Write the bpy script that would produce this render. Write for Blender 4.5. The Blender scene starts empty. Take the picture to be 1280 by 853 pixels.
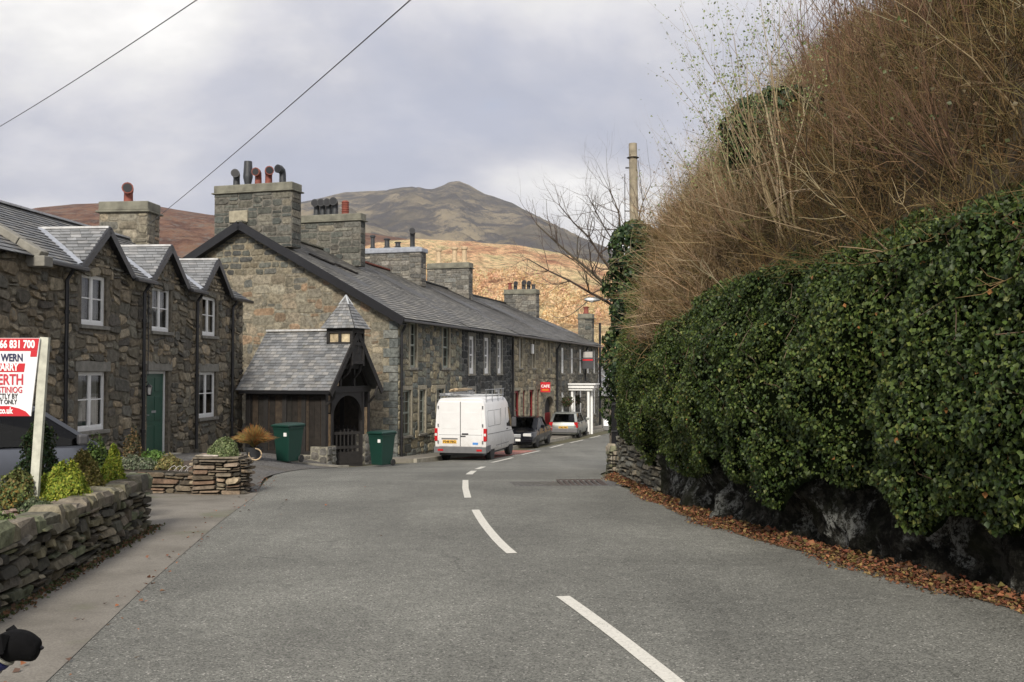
import bpy, math, random, bmesh
import numpy as np
from mathutils import Vector, Matrix, noise
R = random.Random(7)
rng = np.random.default_rng(11)
scn = bpy.context.scene
COL = scn.collection
CAMZ = 1.72
F = 1280.0
def at(px, py, d):
    return Vector(((px-640)/F*d, d, CAMZ+(465-py)/F*d))
# ------------------------------------------------------------------ ground shape
_rd = [(-30,1.60),(0,1.74),(8.5,1.87),(15,2.02),(20,2.15),(24,2.38),(28,2.68),(32,2.95),(36,3.15),(40,3.3),(47,3.5),(57,3.68),(70,3.78),(100,3.9),(400,12),(4000,40)]
_yd = [(-30,1.60),(0,1.74),(17,2.04),(22,2.10),(27,2.20),(31,2.42),(34,2.78),(38,3.18),(47,3.5),(57,3.68),(70,3.78),(100,3.9),(400,12),(4000,40)]
_ys = np.concatenate([np.arange(-30,100,0.5), np.array([100,150,200,400,800,4000.])])
def _sm(pts):
    v = np.interp(_ys,[p[0] for p in pts],[p[1] for p in pts])
    k = np.array([1,2,3,4,3,2,1.]); k/=k.sum(); w=v.copy(); n=256
    w[4:n] = np.convolve(v,k,'same')[4:n]
    return w
_RD, _YD = _sm(_rd), _sm(_yd)
def G(x, y):
    a = np.interp(y,_ys,_RD); b = np.interp(y,_ys,_YD)
    t = np.clip((-np.asarray(x)-4.9)/3.0,0,1); t = t*t*(3-2*t)
    return CAMZ-(a*(1-t)+b*t)
# ------------------------------------------------------------------ nodes / materials
def mat(name):
    m = bpy.data.materials.new(name); m.use_nodes=True
    nt = m.node_tree; b = nt.nodes['Principled BSDF']
    return m, nt, b
def N(nt, typ, **kw):
    n = nt.nodes.new(typ)
    for k,v in kw.items():
        if k.startswith('i_'):
            key = k[2:]
            key = int(key) if key.isdigit() else key.replace('_',' ')
            n.inputs[key].default_value = v
        else: setattr(n,k,v)
    return n
def L(nt,a,b): nt.links.new(a,b)
def ramp(nt, fac, stops, interp='LINEAR'):
    r = nt.nodes.new('ShaderNodeValToRGB'); r.color_ramp.interpolation=interp
    e = r.color_ramp.elements
    while len(e)<len(stops): e.new(0.5)
    for k,(p,c) in enumerate(stops):
        e[k].position=p; e[k].color=(c[0],c[1],c[2],1) if not isinstance(c,(int,float)) else (c,c,c,1)
    L(nt,fac,r.inputs[0]); return r
def mixc(nt, fac, a, b, mode='MIX'):
    m = nt.nodes.new('ShaderNodeMix'); m.data_type='RGBA'; m.blend_type=mode
    if isinstance(fac,(int,float)): m.inputs[0].default_value=fac
    else: L(nt,fac,m.inputs[0])
    for i,v in ((6,a),(7,b)):
        if isinstance(v,(tuple,list)): m.inputs[i].default_value=(v[0],v[1],v[2],1)
        else: L(nt,v,m.inputs[i])
    return m.outputs[2]
def pos(nt): return N(nt,'ShaderNodeNewGeometry').outputs['Position']
def nz(nt, scale, detail=4, rough=.55, vec=None, dist=0):
    n = N(nt,'ShaderNodeTexNoise'); n.inputs['Scale'].default_value=scale; n.inputs['Detail'].default_value=detail
    n.inputs['Roughness'].default_value=rough; n.inputs['Distortion'].default_value=dist
    L(nt, vec if vec is not None else pos(nt), n.inputs['Vector']); return n.outputs['Fac']
def bump(nt,b,h,s=.3,d=.02):
    n = N(nt,'ShaderNodeBump'); n.inputs['Strength'].default_value=s; n.inputs['Distance'].default_value=d
    L(nt,h,n.inputs['Height']); L(nt,n.outputs[0],b.inputs['Normal'])
def attr(nt): return N(nt,'ShaderNodeAttribute',attribute_name='col').outputs['Color']
M = {}
def plain(name, col, rough=.6, metal=0, spec=.5, var=.12, scale=6, bmp=0):
    m,nt,b = mat(name)
    f = nz(nt,scale,5)
    r = ramp(nt,f,[(.3,tuple(c*(1-var) for c in col)),(.7,tuple(min(1,c*(1+var)) for c in col))])
    L(nt,r.outputs[0],b.inputs['Base Color']); b.inputs['Roughness'].default_value=rough; b.inputs['Metallic'].default_value=metal
    b.inputs['Specular IOR Level'].default_value=spec
    if bmp: bump(nt,b,nz(nt,scale*8,4),bmp,.01)
    M[name]=m; return m
def attrmat(name, rough=.85, v1=.55, v2=1.35, scale=9, bscale=25, bs=.6, bd=.02, stain=None, spec=.3):
    m,nt,b = mat(name)
    a = attr(nt)
    r = ramp(nt,nz(nt,scale,6,.65),[(.3,v1),(.7,v2)])
    c = mixc(nt,1,a,r.outputs[0],'MULTIPLY')
    if stain:
        s = ramp(nt,nz(nt,stain[1],5,.7),[(stain[2],0),(stain[2]+.12,1)])
        c = mixc(nt,s.outputs[0],c,stain[0])
    L(nt,c,b.inputs['Base Color']); b.inputs['Roughness'].default_value=rough; b.inputs['Specular IOR Level'].default_value=spec
    bump(nt,b,nz(nt,bscale,6,.7),bs,bd)
    M[name]=m; return m
attrmat('stone', v1=.42, v2=1.45, bs=.9, stain=((.20,.195,.165),2.6,.60))
attrmat('dark_stone', stain=((.05,.05,.045),1.6,.56))
attrmat('slate', rough=.55, v1=.75, v2=1.25, scale=5, bscale=30, bs=.25, bd=.008, stain=((.11,.11,.085),2.2,.62), spec=.5)
attrmat('wood', rough=.8, v1=.5, v2=1.5, scale=7, bscale=18, bs=.4)
def leafmat(name, rough=.42, tr=.25, spec=.5):
    m,nt,b = mat(name); a = attr(nt); L(nt,a,b.inputs['Base Color']); b.inputs['Roughness'].default_value=rough
    b.inputs['Specular IOR Level'].default_value=spec
    t = N(nt,'ShaderNodeBsdfTranslucent'); L(nt,a,t.inputs[0]); mx=N(nt,'ShaderNodeMixShader'); mx.inputs[0].default_value=tr
    L(nt,b.outputs[0],mx.inputs[1]); L(nt,t.outputs[0],mx.inputs[2]); L(nt,mx.outputs[0],nt.nodes['Material Output'].inputs[0]); M[name]=m
leafmat('leaf',.5,.25,.35); leafmat('soft_leaf',.7,.2,.25); leafmat('twig',.85,0,.2); leafmat('litter',.8,.1,.2)
plain('white_paint',(.82,.82,.80),.45,var=.05); plain('cream_paint',(.55,.53,.46),.5,var=.1)
plain('green_grey_paint',(.30,.33,.28),.5); plain('black_paint',(.012,.012,.014),.35,var=.2); plain('dark_metal',(.03,.03,.035),.45)
plain('green_paint',(.012,.075,.045),.4); plain('red_paint',(.30,.015,.02),.45); plain('lead',(.28,.30,.34),.5,var=.2,bmp=.2)
plain('lead_pale',(.46,.48,.50),.55,var=.2); plain('render_cap',(.17,.165,.13),.9,var=.35,scale=3,bmp=.4)
plain('terracotta',(.22,.06,.04),.7,var=.25); plain('buff_pot',(.50,.38,.24),.75,var=.2); plain('dark_pot',(.035,.038,.042),.5,var=.3)
plain('interior',(.035,.03,.028),.9); plain('curtain',(.42,.40,.38),.9); plain('stone_trim',(.30,.27,.20),.85,var=.25,bmp=.3)
plain('stone_trim_grey',(.22,.21,.18),.85,var=.25,bmp=.3); plain('soil',(.07,.05,.035),.95,var=.4,scale=9,bmp=.6)
plain('van_white',(.74,.74,.74),.3,var=.04,scale=3)
_m=M['van_white']; nt=_m.node_tree; _b=nt.nodes['Principled BSDF']; _src=_b.inputs['Base Color'].links[0].from_socket
_tc=N(nt,'ShaderNodeTexCoord'); _sz=N(nt,'ShaderNodeSeparateXYZ'); L(nt,_tc.outputs['Object'],_sz.inputs[0]); _g=ramp(nt,_sz.outputs[2],[(.35,.75),(.95,.10),(1,.04)]); _n=ramp(nt,nz(nt,5,7,.75),[(.35,.2),(.65,1)])
_f=mixc(nt,1,_g.outputs[0],_n.outputs[0],'MULTIPLY'); L(nt,mixc(nt,_f,_src,(.34,.28,.21)),_b.inputs['Base Color']); plain('car_black',(.005,.0055,.008),.16,spec=.35,var=.1); plain('car_silver',(.36,.38,.36),.3,metal=.5,var=.03)
plain('car_grey',(.11,.12,.145),.3,metal=.5,var=.03); plain('rubber',(.02,.02,.02),.8); plain('alloy',(.45,.46,.47),.35,metal=.8); plain('plastic',(.05,.05,.055),.6)
plain('plastic_grey',(.13,.13,.135),.6); plain('lamp_red',(.45,.015,.02),.2); plain('lamp_clear',(.6,.6,.58),.12); plain('lamp_orange',(.7,.2,.03),.2)
plain('plate_yellow',(.75,.42,.05),.4,var=.02); plain('plate_white',(.75,.75,.72),.4,var=.02); plain('text_black',(.01,.01,.012),.5); plain('text_white',(.85,.85,.85),.5,var=.01)
plain('text_red',(.55,.03,.05),.5,var=.02); plain('text_navy',(.02,.025,.08),.5); plain('sign_red',(.55,.02,.03),.4,var=.03); plain('sign_white',(.82,.82,.84),.4,var=.02)
plain('bin_green',(.005,.036,.026),.45,var=.08,bmp=.05); plain('galv',(.36,.37,.38),.45,metal=.6,var=.2); plain('pale_post',(.50,.50,.42),.7,var=.2,scale=12)
plain('pole_wood',(.30,.26,.19),.9,var=.35,scale=4,bmp=.5); plain('timber_black',(.013,.011,.010),.75,var=.4,scale=8,bmp=.3); plain('kerb',(.30,.28,.23),.9,var=.3,scale=3,bmp=.3)
plain('fur_black',(.0035,.0035,.004),.85,spec=.15,var=.3,scale=40,bmp=.5); plain('fur_white',(.36,.35,.29),.9,scale=40,bmp=.5); plain('blue_web',(.02,.025,.12),.6); plain('wire',(.11,.11,.115),.6)
plain('rusty',(.065,.045,.038),.8,var=.4,scale=15); plain('basket',(.10,.06,.035),.9)
# timber panels
# glass
def glass(name, tint, op):
    m,nt,b = mat(name); nt.nodes.remove(b)
    g=N(nt,'ShaderNodeBsdfGlossy'); g.inputs['Roughness'].default_value=.03; g.inputs[0].default_value=(.9,.9,.9,1)
    t=N(nt,'ShaderNodeBsdfTransparent'); t.inputs[0].default_value=(*tint,1)
    lw=N(nt,'ShaderNodeFresnel'); lw.inputs[0].default_value=1.6
    ad=N(nt,'ShaderNodeMath',operation='MULTIPLY_ADD'); L(nt,lw.outputs[0],ad.inputs[0]); ad.inputs[1].default_value=.75; ad.inputs[2].default_value=op
    mx=N(nt,'ShaderNodeMixShader'); L(nt,ad.outputs[0],mx.inputs[0]); L(nt,t.outputs[0],mx.inputs[1]); L(nt,g.outputs[0],mx.inputs[2])
    L(nt,mx.outputs[0],nt.nodes['Material Output'].inputs[0]); M[name]=m
glass('glass',(.75,.78,.78),.03); glass('car_glass',(.07,.08,.08),-.012)
# asphalt
def asphalt():
    m,nt,b = mat('asphalt'); p=pos(nt)
    v=N(nt,'ShaderNodeTexVoronoi'); v.inputs['Scale'].default_value=95; L(nt,p,v.inputs['Vector'])
    sep=N(nt,'ShaderNodeSeparateColor'); L(nt,v.outputs['Color'],sep.inputs[0])
    g=ramp(nt,sep.outputs[0],[(0,(.062,.063,.054)),(.4,(.148,.147,.128)),(.75,(.205,.204,.18)),(.97,(.235,.232,.205)),(.99,(.45,.43,.39))])
    big=ramp(nt,nz(nt,.45,5,.6),[(.3,.76),(.7,1.16)]); med=ramp(nt,nz(nt,6,4,.7),[(.3,.85),(.7,1.13)])
    c=mixc(nt,1,g.outputs[0],big.outputs[0],'MULTIPLY'); c=mixc(nt,1,c,med.outputs[0],'MULTIPLY')
    pa=ramp(nt,nz(nt,.23,3,.45,dist=.6),[(.47,.93),(.50,1.04)]); c=mixc(nt,1,c,pa.outputs[0],'MULTIPLY')
    ve=N(nt,'ShaderNodeTexVoronoi',feature='DISTANCE_TO_EDGE'); ve.inputs['Scale'].default_value=.33; wn=N(nt,'ShaderNodeTexNoise'); wn.inputs['Scale'].default_value=2.2; wn.inputs['Detail'].default_value=6; L(nt,p,wn.inputs['Vector'])
    wm=mixc(nt,.22,p,wn.outputs['Color'],'ADD'); L(nt,wm,ve.inputs['Vector']); cr_=ramp(nt,ve.outputs['Distance'],[(.0,.62),(.006,1)]); cm_=ramp(nt,nz(nt,.35,3),[(.52,0),(.6,1)]); cc_=mixc(nt,cm_.outputs[0],(1,1,1),cr_.outputs[0]); c=mixc(nt,1,c,cc_,'MULTIPLY')
    # darker seams / patches
    mp=N(nt,'ShaderNodeMapping'); mp.inputs['Scale'].default_value=(1,.06,1); mp.inputs['Rotation'].default_value=(0,0,.16); L(nt,p,mp.inputs[0])
    st=ramp(nt,nz(nt,1.1,3,.5,mp.outputs[0]),[(.42,.93),(.6,1.05)])
    c=mixc(nt,1,c,st.outputs[0],'MULTIPLY')
    L(nt,c,b.inputs['Base Color']); b.inputs['Roughness'].default_value=.8
    bump(nt,b,v.outputs['Distance'],.5,.012); M['asphalt']=m
asphalt()
def paving():
    m,nt,b = mat('paving'); 
    c=ramp(nt,nz(nt,1.3,6,.65),[(.3,(.145,.132,.11)),(.5,(.20,.183,.155)),(.72,(.24,.222,.19))])
    sp=ramp(nt,nz(nt,60,3,.7),[(.35,.75),(.65,1.15)]); cc=mixc(nt,1,c.outputs[0],sp.outputs[0],'MULTIPLY')
    mo=ramp(nt,nz(nt,.9,4),[(.58,0),(.72,1)]); cc=mixc(nt,mo.outputs[0],cc,(.13,.13,.085))
    L(nt,cc,b.inputs['Base Color']); b.inputs['Roughness'].default_value=.9; bump(nt,b,nz(nt,70,4),.4,.01); M['paving']=m
paving()
def gravel():
    m,nt,b = mat('gravel'); v=N(nt,'ShaderNodeTexVoronoi'); v.inputs['Scale'].default_value=28; L(nt,pos(nt),v.inputs['Vector'])
    sep=N(nt,'ShaderNodeSeparateColor'); L(nt,v.outputs['Color'],sep.inputs[0])
    g=ramp(nt,sep.outputs[0],[(0,(.05,.05,.052)),(.6,(.12,.118,.115)),(1,(.22,.21,.2))])
    mo=ramp(nt,nz(nt,.7,4),[(.4,0),(.7,.6)]); cc=mixc(nt,mo.outputs[0],g.outputs[0],(.10,.085,.06))
    L(nt,cc,b.inputs['Base Color']); b.inputs['Roughness'].default_value=.9; bump(nt,b,v.outputs['Distance'],.8,.03); M['gravel']=m
gravel()
def earth():
    m,nt,b = mat('earth')
    c=ramp(nt,nz(nt,.8,7,.65),[(.3,(.06,.06,.03)),(.5,(.10,.09,.05)),(.7,(.09,.10,.045))])
    L(nt,c.outputs[0],b.inputs['Base Color']); b.inputs['Roughness'].default_value=.95; bump(nt,b,nz(nt,8,5),.5,.08); M['earth']=m
    m,nt,b = mat('undergrowth')
    c=ramp(nt,nz(nt,2.2,8,.75),[(.3,(.025,.017,.009)),(.5,(.055,.038,.02)),(.7,(.08,.06,.03))])
    L(nt,c.outputs[0],b.inputs['Base Color']); b.inputs['Roughness'].default_value=.95; bump(nt,b,nz(nt,14,5),.8,.08); M['undergrowth']=m
    m,nt,b = mat('litter_soil')
    c=ramp(nt,nz(nt,14,8,.75),[(.3,(.05,.03,.018)),(.5,(.13,.075,.035)),(.7,(.20,.14,.05))])
    L(nt,c.outputs[0],b.inputs['Base Color']); b.inputs['Roughness'].default_value=.95; bump(nt,b,nz(nt,30,5),.8,.03); M['litter_soil']=m
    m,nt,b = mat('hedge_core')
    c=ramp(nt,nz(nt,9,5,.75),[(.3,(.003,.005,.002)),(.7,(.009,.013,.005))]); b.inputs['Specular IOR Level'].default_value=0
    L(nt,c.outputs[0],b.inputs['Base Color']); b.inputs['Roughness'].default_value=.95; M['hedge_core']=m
    m,nt,b = mat('rock')
    c=ramp(nt,nz(nt,6,10,.8),[(.38,(.005,.005,.004)),(.5,(.028,.027,.021)),(.58,(.12,.115,.095))]); b.inputs['Specular IOR Level'].default_value=.12
    l1=ramp(nt,nz(nt,1.7,7,.72,dist=.3),[(.52,0),(.58,1)])
    l2=ramp(nt,nz(nt,22,5,.8),[(.44,0),(.52,1)]); l=mixc(nt,1,l1.outputs[0],l2.outputs[0],'MULTIPLY')
    cc=mixc(nt,l,c.outputs[0],(.50,.51,.47)); ms=ramp(nt,nz(nt,1.2,5,.7),[(.5,0),(.65,.7)]); cc=mixc(nt,ms.outputs[0],cc,(.045,.05,.025))
    L(nt,cc,b.inputs['Base Color']); b.inputs['Roughness'].default_value=.8; bump(nt,b,nz(nt,9,9,.75),1,.35); M['rock']=m
    m,nt,b = mat('road_white')
    w=ramp(nt,nz(nt,34,7,.85),[(.36,(.24,.235,.21)),(.43,(.58,.56,.50)),(.6,(.70,.68,.61))])
    L(nt,w.outputs[0],b.inputs['Base Color']); b.inputs['Roughness'].default_value=.75; M['road_white']=m
    m,nt,b = mat('road_red')
    w=ramp(nt,nz(nt,9,5,.75),[(.35,(.15,.12,.10)),(.5,(.40,.13,.10))])
    L(nt,w.outputs[0],b.inputs['Base Color']); b.inputs['Roughness'].default_value=.8; M['road_red']=m
earth()
def hills():
    def sc(nt,x,y,z):
        mp=N(nt,'ShaderNodeMapping'); mp.inputs['Scale'].default_value=(x,y,z); L(nt,pos(nt),mp.inputs[0]); return mp.outputs[0]
    m,nt,b = mat('bracken_hill')
    c=ramp(nt,nz(nt,.017,10,.74),[(.36,(.50,.25,.15)),(.44,(.76,.47,.27)),(.51,(.88,.65,.37)),(.58,(.66,.56,.30)),(.66,(.84,.58,.34))])
    cl=ramp(nt,nz(nt,.22,8,.85),[(.41,.42),(.56,1.12)]); cc=mixc(nt,1,c.outputs[0],cl.outputs[0],'MULTIPLY')
    gr=ramp(nt,nz(nt,.02,6,.7),[(.60,0),(.68,.75)]); cc=mixc(nt,gr.outputs[0],cc,(.20,.22,.08))
    rk=ramp(nt,nz(nt,.05,8,.8),[(.63,0),(.68,.8)]); cc=mixc(nt,rk.outputs[0],cc,(.36,.33,.28))
    L(nt,cc,b.inputs['Base Color']); b.inputs['Roughness'].default_value=1; b.inputs['Specular IOR Level'].default_value=0; bump(nt,b,nz(nt,.14,7,.85),1,3.5); M['bracken_hill']=m
    m,nt,b = mat('heather_hill')
    c=ramp(nt,nz(nt,.03,10,.78),[(.34,(.05,.03,.025)),(.46,(.13,.065,.045)),(.56,(.24,.13,.08)),(.68,(.15,.12,.08))])
    rk=ramp(nt,nz(nt,.07,10,.8),[(.52,0),(.58,.8)]); cc=mixc(nt,rk.outputs[0],c.outputs[0],(.19,.165,.14))
    L(nt,cc,b.inputs['Base Color']); b.inputs['Roughness'].default_value=1; b.inputs['Specular IOR Level'].default_value=0; bump(nt,b,nz(nt,.06,7,.75),1,7); M['heather_hill']=m
    m,nt,b = mat('mountain_grass')
    mp=sc(nt,1,1,2.6)
    c=ramp(nt,nz(nt,.0032,10,.66,mp),[(.36,(.09,.08,.065)),(.46,(.17,.145,.105)),(.54,(.29,.24,.16)),(.66,(.19,.165,.125))])
    rk=ramp(nt,nz(nt,.010,11,.8,mp,dist=.6),[(.46,0),(.53,.95)]); cc=mixc(nt,rk.outputs[0],c.outputs[0],(.075,.07,.07))
    L(nt,cc,b.inputs['Base Color']); b.inputs['Roughness'].default_value=1; b.inputs['Specular IOR Level'].default_value=0; bump(nt,b,nz(nt,.012,8,.75),1,22); M['mountain_grass']=m
hills()
# ------------------------------------------------------------------ mesh tools
def link(o, parent=None):
    COL.objects.link(o)
    if parent: o.parent=parent
    return o
def tag(o,label=None,cat=None,group=None,kind=None):
    if label: o['label']=label
    if cat: o['category']=cat
    if group: o['group']=group
    if kind: o['kind']=kind
    return o
def thing(name,label,cat,loc=(0,0,0),rz=0,group=None):
    o=bpy.data.objects.new(name,None); COL.objects.link(o); o.location=loc; o.rotation_euler=(0,0,rz); o.empty_display_size=.2
    return tag(o,label,cat,group)
class MB:
    def __init__(s): s.v=[]; s.f=[]; s.c=[]; s.m=[]
    def face(s,pts,col=(.5,.5,.5),mi=0):
        n=len(s.v); s.v.extend([tuple(p) for p in pts]); s.f.append(tuple(range(n,n+len(pts)))); s.c.append(col); s.m.append(mi)
    def mesh(s,verts,faces,col=(.5,.5,.5),mi=0):
        n=len(s.v); s.v.extend([tuple(p) for p in verts])
        for f in faces: s.f.append(tuple(i+n for i in f)); s.c.append(col); s.m.append(mi)
    def box(s,a,b,col=(.5,.5,.5),mi=0,T=None):
        x0,y0,z0=a; x1,y1,z1=b
        vs=[(x0,y0,z0),(x1,y0,z0),(x1,y1,z0),(x0,y1,z0),(x0,y0,z1),(x1,y0,z1),(x1,y1,z1),(x0,y1,z1)]
        if T: vs=[T(*p) for p in vs]
        s.mesh(vs,[(0,3,2,1),(4,5,6,7),(0,1,5,4),(1,2,6,5),(2,3,7,6),(3,0,4,7)],col,mi)
    def bar(s,p,q,w,h=None,col=(.5,.5,.5),mi=0,up=(0,0,1)):
        p=Vector(p);q=Vector(q);d=(q-p); u=Vector(up)
        d.normalize(); sx=d.cross(u)
        if sx.length<1e-4: sx=d.cross(Vector((1,0,0)))
        sx.normalize(); uu=sx.cross(d); h=h or w
        vs=[]
        for c in (p,q):
            for a,b in ((-1,-1),(1,-1),(1,1),(-1,1)): vs.append(c+sx*a*w/2+uu*b*h/2)
        s.mesh(vs,[(0,1,2,3),(7,6,5,4),(0,4,5,1),(1,5,6,2),(2,6,7,3),(3,7,4,0)],col,mi)
    def tube(s,pts,r,n=8,col=(.5,.5,.5),mi=0,cap=True):
        pts=[Vector(p) for p in pts]; rs=r if isinstance(r,(list,tuple)) else [r]*len(pts)
        rings=[]
        for i,p in enumerate(pts):
            d=(pts[min(i+1,len(pts)-1)]-pts[max(i-1,0)]).normalized()
            a=d.cross(Vector((0,0,1)))
            if a.length<.05: a=d.cross(Vector((1,0,0)))
            a.normalize(); b=a.cross(d)
            rings.append([p+a*math.cos(2*math.pi*k/n)*rs[i]+b*math.sin(2*math.pi*k/n)*rs[i] for k in range(n)])
        vs=[v for r_ in rings for v in r_]; fs=[]
        for i in range(len(pts)-1):
            for k in range(n):
                k2=(k+1)%n; fs.append((i*n+k,i*n+k2,(i+1)*n+k2,(i+1)*n+k))
        if cap: fs.append(tuple(range(n))[::-1]); fs.append(tuple(range((len(pts)-1)*n,len(pts)*n)))
        s.mesh(vs,fs,col,mi)
    def lathe(s,prof,o=(0,0,0),n=16,col=(.5,.5,.5),mi=0,axis='z'):
        vs=[];fs=[]
        for r,z in prof:
            for k in range(n):
                a=2*math.pi*k/n; p=(r*math.cos(a),r*math.sin(a),z)
                if axis=='y': p=(p[0],p[2],p[1])
                vs.append((p[0]+o[0],p[1]+o[1],p[2]+o[2]))
        for i in range(len(prof)-1):
            for k in range(n):
                k2=(k+1)%n; fs.append((i*n+k,i*n+k2,(i+1)*n+k2,(i+1)*n+k))
        fs.append(tuple(range(n))[::-1]); fs.append(tuple(range((len(prof)-1)*n,len(prof)*n)))
        s.mesh(vs,fs,col,mi)
    def build(s,name,mats,parent=None,smooth=False,bevel=0,fixn=False):
        me=bpy.data.meshes.new(name); me.from_pydata(s.v,[],s.f); 
        if not isinstance(mats,(list,tuple)): mats=[mats]
        for m in mats: me.materials.append(M[m] if isinstance(m,str) else m)
        a=me.attributes.new('col','FLOAT_COLOR','FACE')
        arr=np.ones((len(s.f),4),np.float32); arr[:,:3]=np.array(s.c,np.float32).reshape(-1,3) if s.c else 0
        a.data.foreach_set('color',arr.ravel())
        me.polygons.foreach_set('material_index',s.m)
        if fixn or smooth:
            bm=bmesh.new(); bm.from_mesh(me)
            if smooth: bmesh.ops.remove_doubles(bm,verts=bm.verts,dist=1e-4)
            bmesh.ops.recalc_face_normals(bm,faces=bm.faces); bm.to_mesh(me); bm.free()
        if smooth:
            me.polygons.foreach_set('use_smooth',[True]*len(me.polygons))
            try: me.set_sharp_from_angle(angle=math.radians(40))
            except Exception: pass
        me.update(); o=bpy.data.objects.new(name,me); link(o,parent)
        if bevel:
            b=o.modifiers.new('Bevel','BEVEL'); b.width=bevel; b.segments=2; b.limit_method='ANGLE'; b.angle_limit=math.radians(40)
        return o
def np_obj(name, V, Fc, Cc, m, parent=None, smooth=False):
    V=np.asarray(V,np.float32).reshape(-1,3); Fc=np.asarray(Fc,np.int32); k=Fc.shape[1]; nf=len(Fc)
    me=bpy.data.meshes.new(name); me.vertices.add(len(V)); me.vertices.foreach_set('co',V.ravel())
    me.loops.add(nf*k); me.loops.foreach_set('vertex_index',Fc.ravel()); me.polygons.add(nf)
    me.polygons.foreach_set('loop_start',np.arange(0,nf*k,k,dtype=np.int32))
    me.polygons.foreach_set('loop_total',np.full(nf,k,np.int32))
    if smooth: me.polygons.foreach_set('use_smooth',np.ones(nf,bool))
    me.update(calc_edges=True); me.validate()
    if Cc is not None:
        a=me.attributes.new('col','FLOAT_COLOR','FACE'); c=np.ones((nf,4),np.float32); c[:,:3]=Cc; a.data.foreach_set('color',c.ravel())
    me.materials.append(M[m]); o=bpy.data.objects.new(name,me); return link(o,parent)
def unit(a): return a/np.maximum(np.linalg.norm(a,axis=-1,keepdims=True),1e-9)
def leaves(P, Nn, Dn, size, cols):
    """folded leaves: P base points, Nn face normals, Dn tip directions, size, colours"""
    P=np.asarray(P); n=len(P); size=np.asarray(size).reshape(-1,1)*np.ones((n,1))
    D=unit(Dn-(Dn*Nn).sum(-1,keepdims=True)*Nn); S=np.cross(D,Nn)
    fold=rng.uniform(.05,.3,(n,1))
    v0=P; v1=P+D*size*.42+S*size*.42+Nn*size*fold; v2=P+D*size; v3=P+D*size*.42-S*size*.42+Nn*size*fold
    V=np.stack([v0,v1,v2,v3],1).reshape(-1,3); b=np.arange(n)[:,None]*4
    Fc=np.concatenate([b+np.array([0,1,2]),b+np.array([0,2,3])],1).reshape(-1,3)
    Cc=np.repeat(cols,2,axis=0); return V,Fc,Cc
def pick(pal,n,jit=.2,w=None):
    pal=np.array(pal); i=rng.choice(len(pal),n,p=w); return np.clip(pal[i]*rng.uniform(1-jit,1+jit,(n,1))*rng.uniform(.93,1.07,(n,3)),0,1)
def tubes(Pts, Rad, cols, k=3):
    """Pts (n,m,3) polylines, Rad (n,m)"""
    Pts=np.asarray(Pts); n,m,_=Pts.shape
    T=np.empty_like(Pts); T[:,1:-1]=Pts[:,2:]-Pts[:,:-2]; T[:,0]=Pts[:,1]-Pts[:,0]; T[:,-1]=Pts[:,-1]-Pts[:,-2]; T=unit(T)
    ref=np.where(np.abs(T[...,2:3])>.9,np.array([1.,0,0]),np.array([0,0,1.])); A=unit(np.cross(T,ref)); B=np.cross(T,A)
    ang=2*np.pi*np.arange(k)/k
    V=Pts[:,:,None,:]+(A[:,:,None,:]*np.cos(ang)[None,None,:,None]+B[:,:,None,:]*np.sin(ang)[None,None,:,None])*Rad[:,:,None,None]
    idx=np.arange(n*m*k).reshape(n,m,k); a=idx[:,:-1]; b=idx[:,1:]
    Fc=np.stack([a,np.roll(a,-1,2),np.roll(b,-1,2),b],-1).reshape(-1,4)
    Cc=np.repeat(cols,(m-1)*k,axis=0); return V.reshape(-1,3),Fc,Cc
def join(parts):
    Vs=[];Fs=[];Cs=[];o=0
    for V,Fc,Cc in parts:
        Vs.append(V);Fs.append(Fc+o);Cs.append(Cc);o+=len(V)
    return np.concatenate(Vs),np.concatenate(Fs),np.concatenate(Cs)
def text(body,size,m,parent,T,bold=0,align='LEFT',name='lettering',ext=.001):
    """T: 4x4 matrix placing the text plane"""
    cu=bpy.data.curves.new(name,'FONT'); cu.body=body; cu.size=size; cu.align_x=align; cu.extrude=ext; cu.offset=bold; cu.resolution_u=3
    to=bpy.data.objects.new('tmp',cu); COL.objects.link(to); bpy.context.view_layer.update()
    me=bpy.data.meshes.new_from_object(to.evaluated_get(bpy.context.evaluated_depsgraph_get()))
    COL.objects.unlink(to); bpy.data.objects.remove(to); me.transform(T); me.materials.clear(); me.materials.append(M[m])
    return link(bpy.data.objects.new(name,me),parent)
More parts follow.
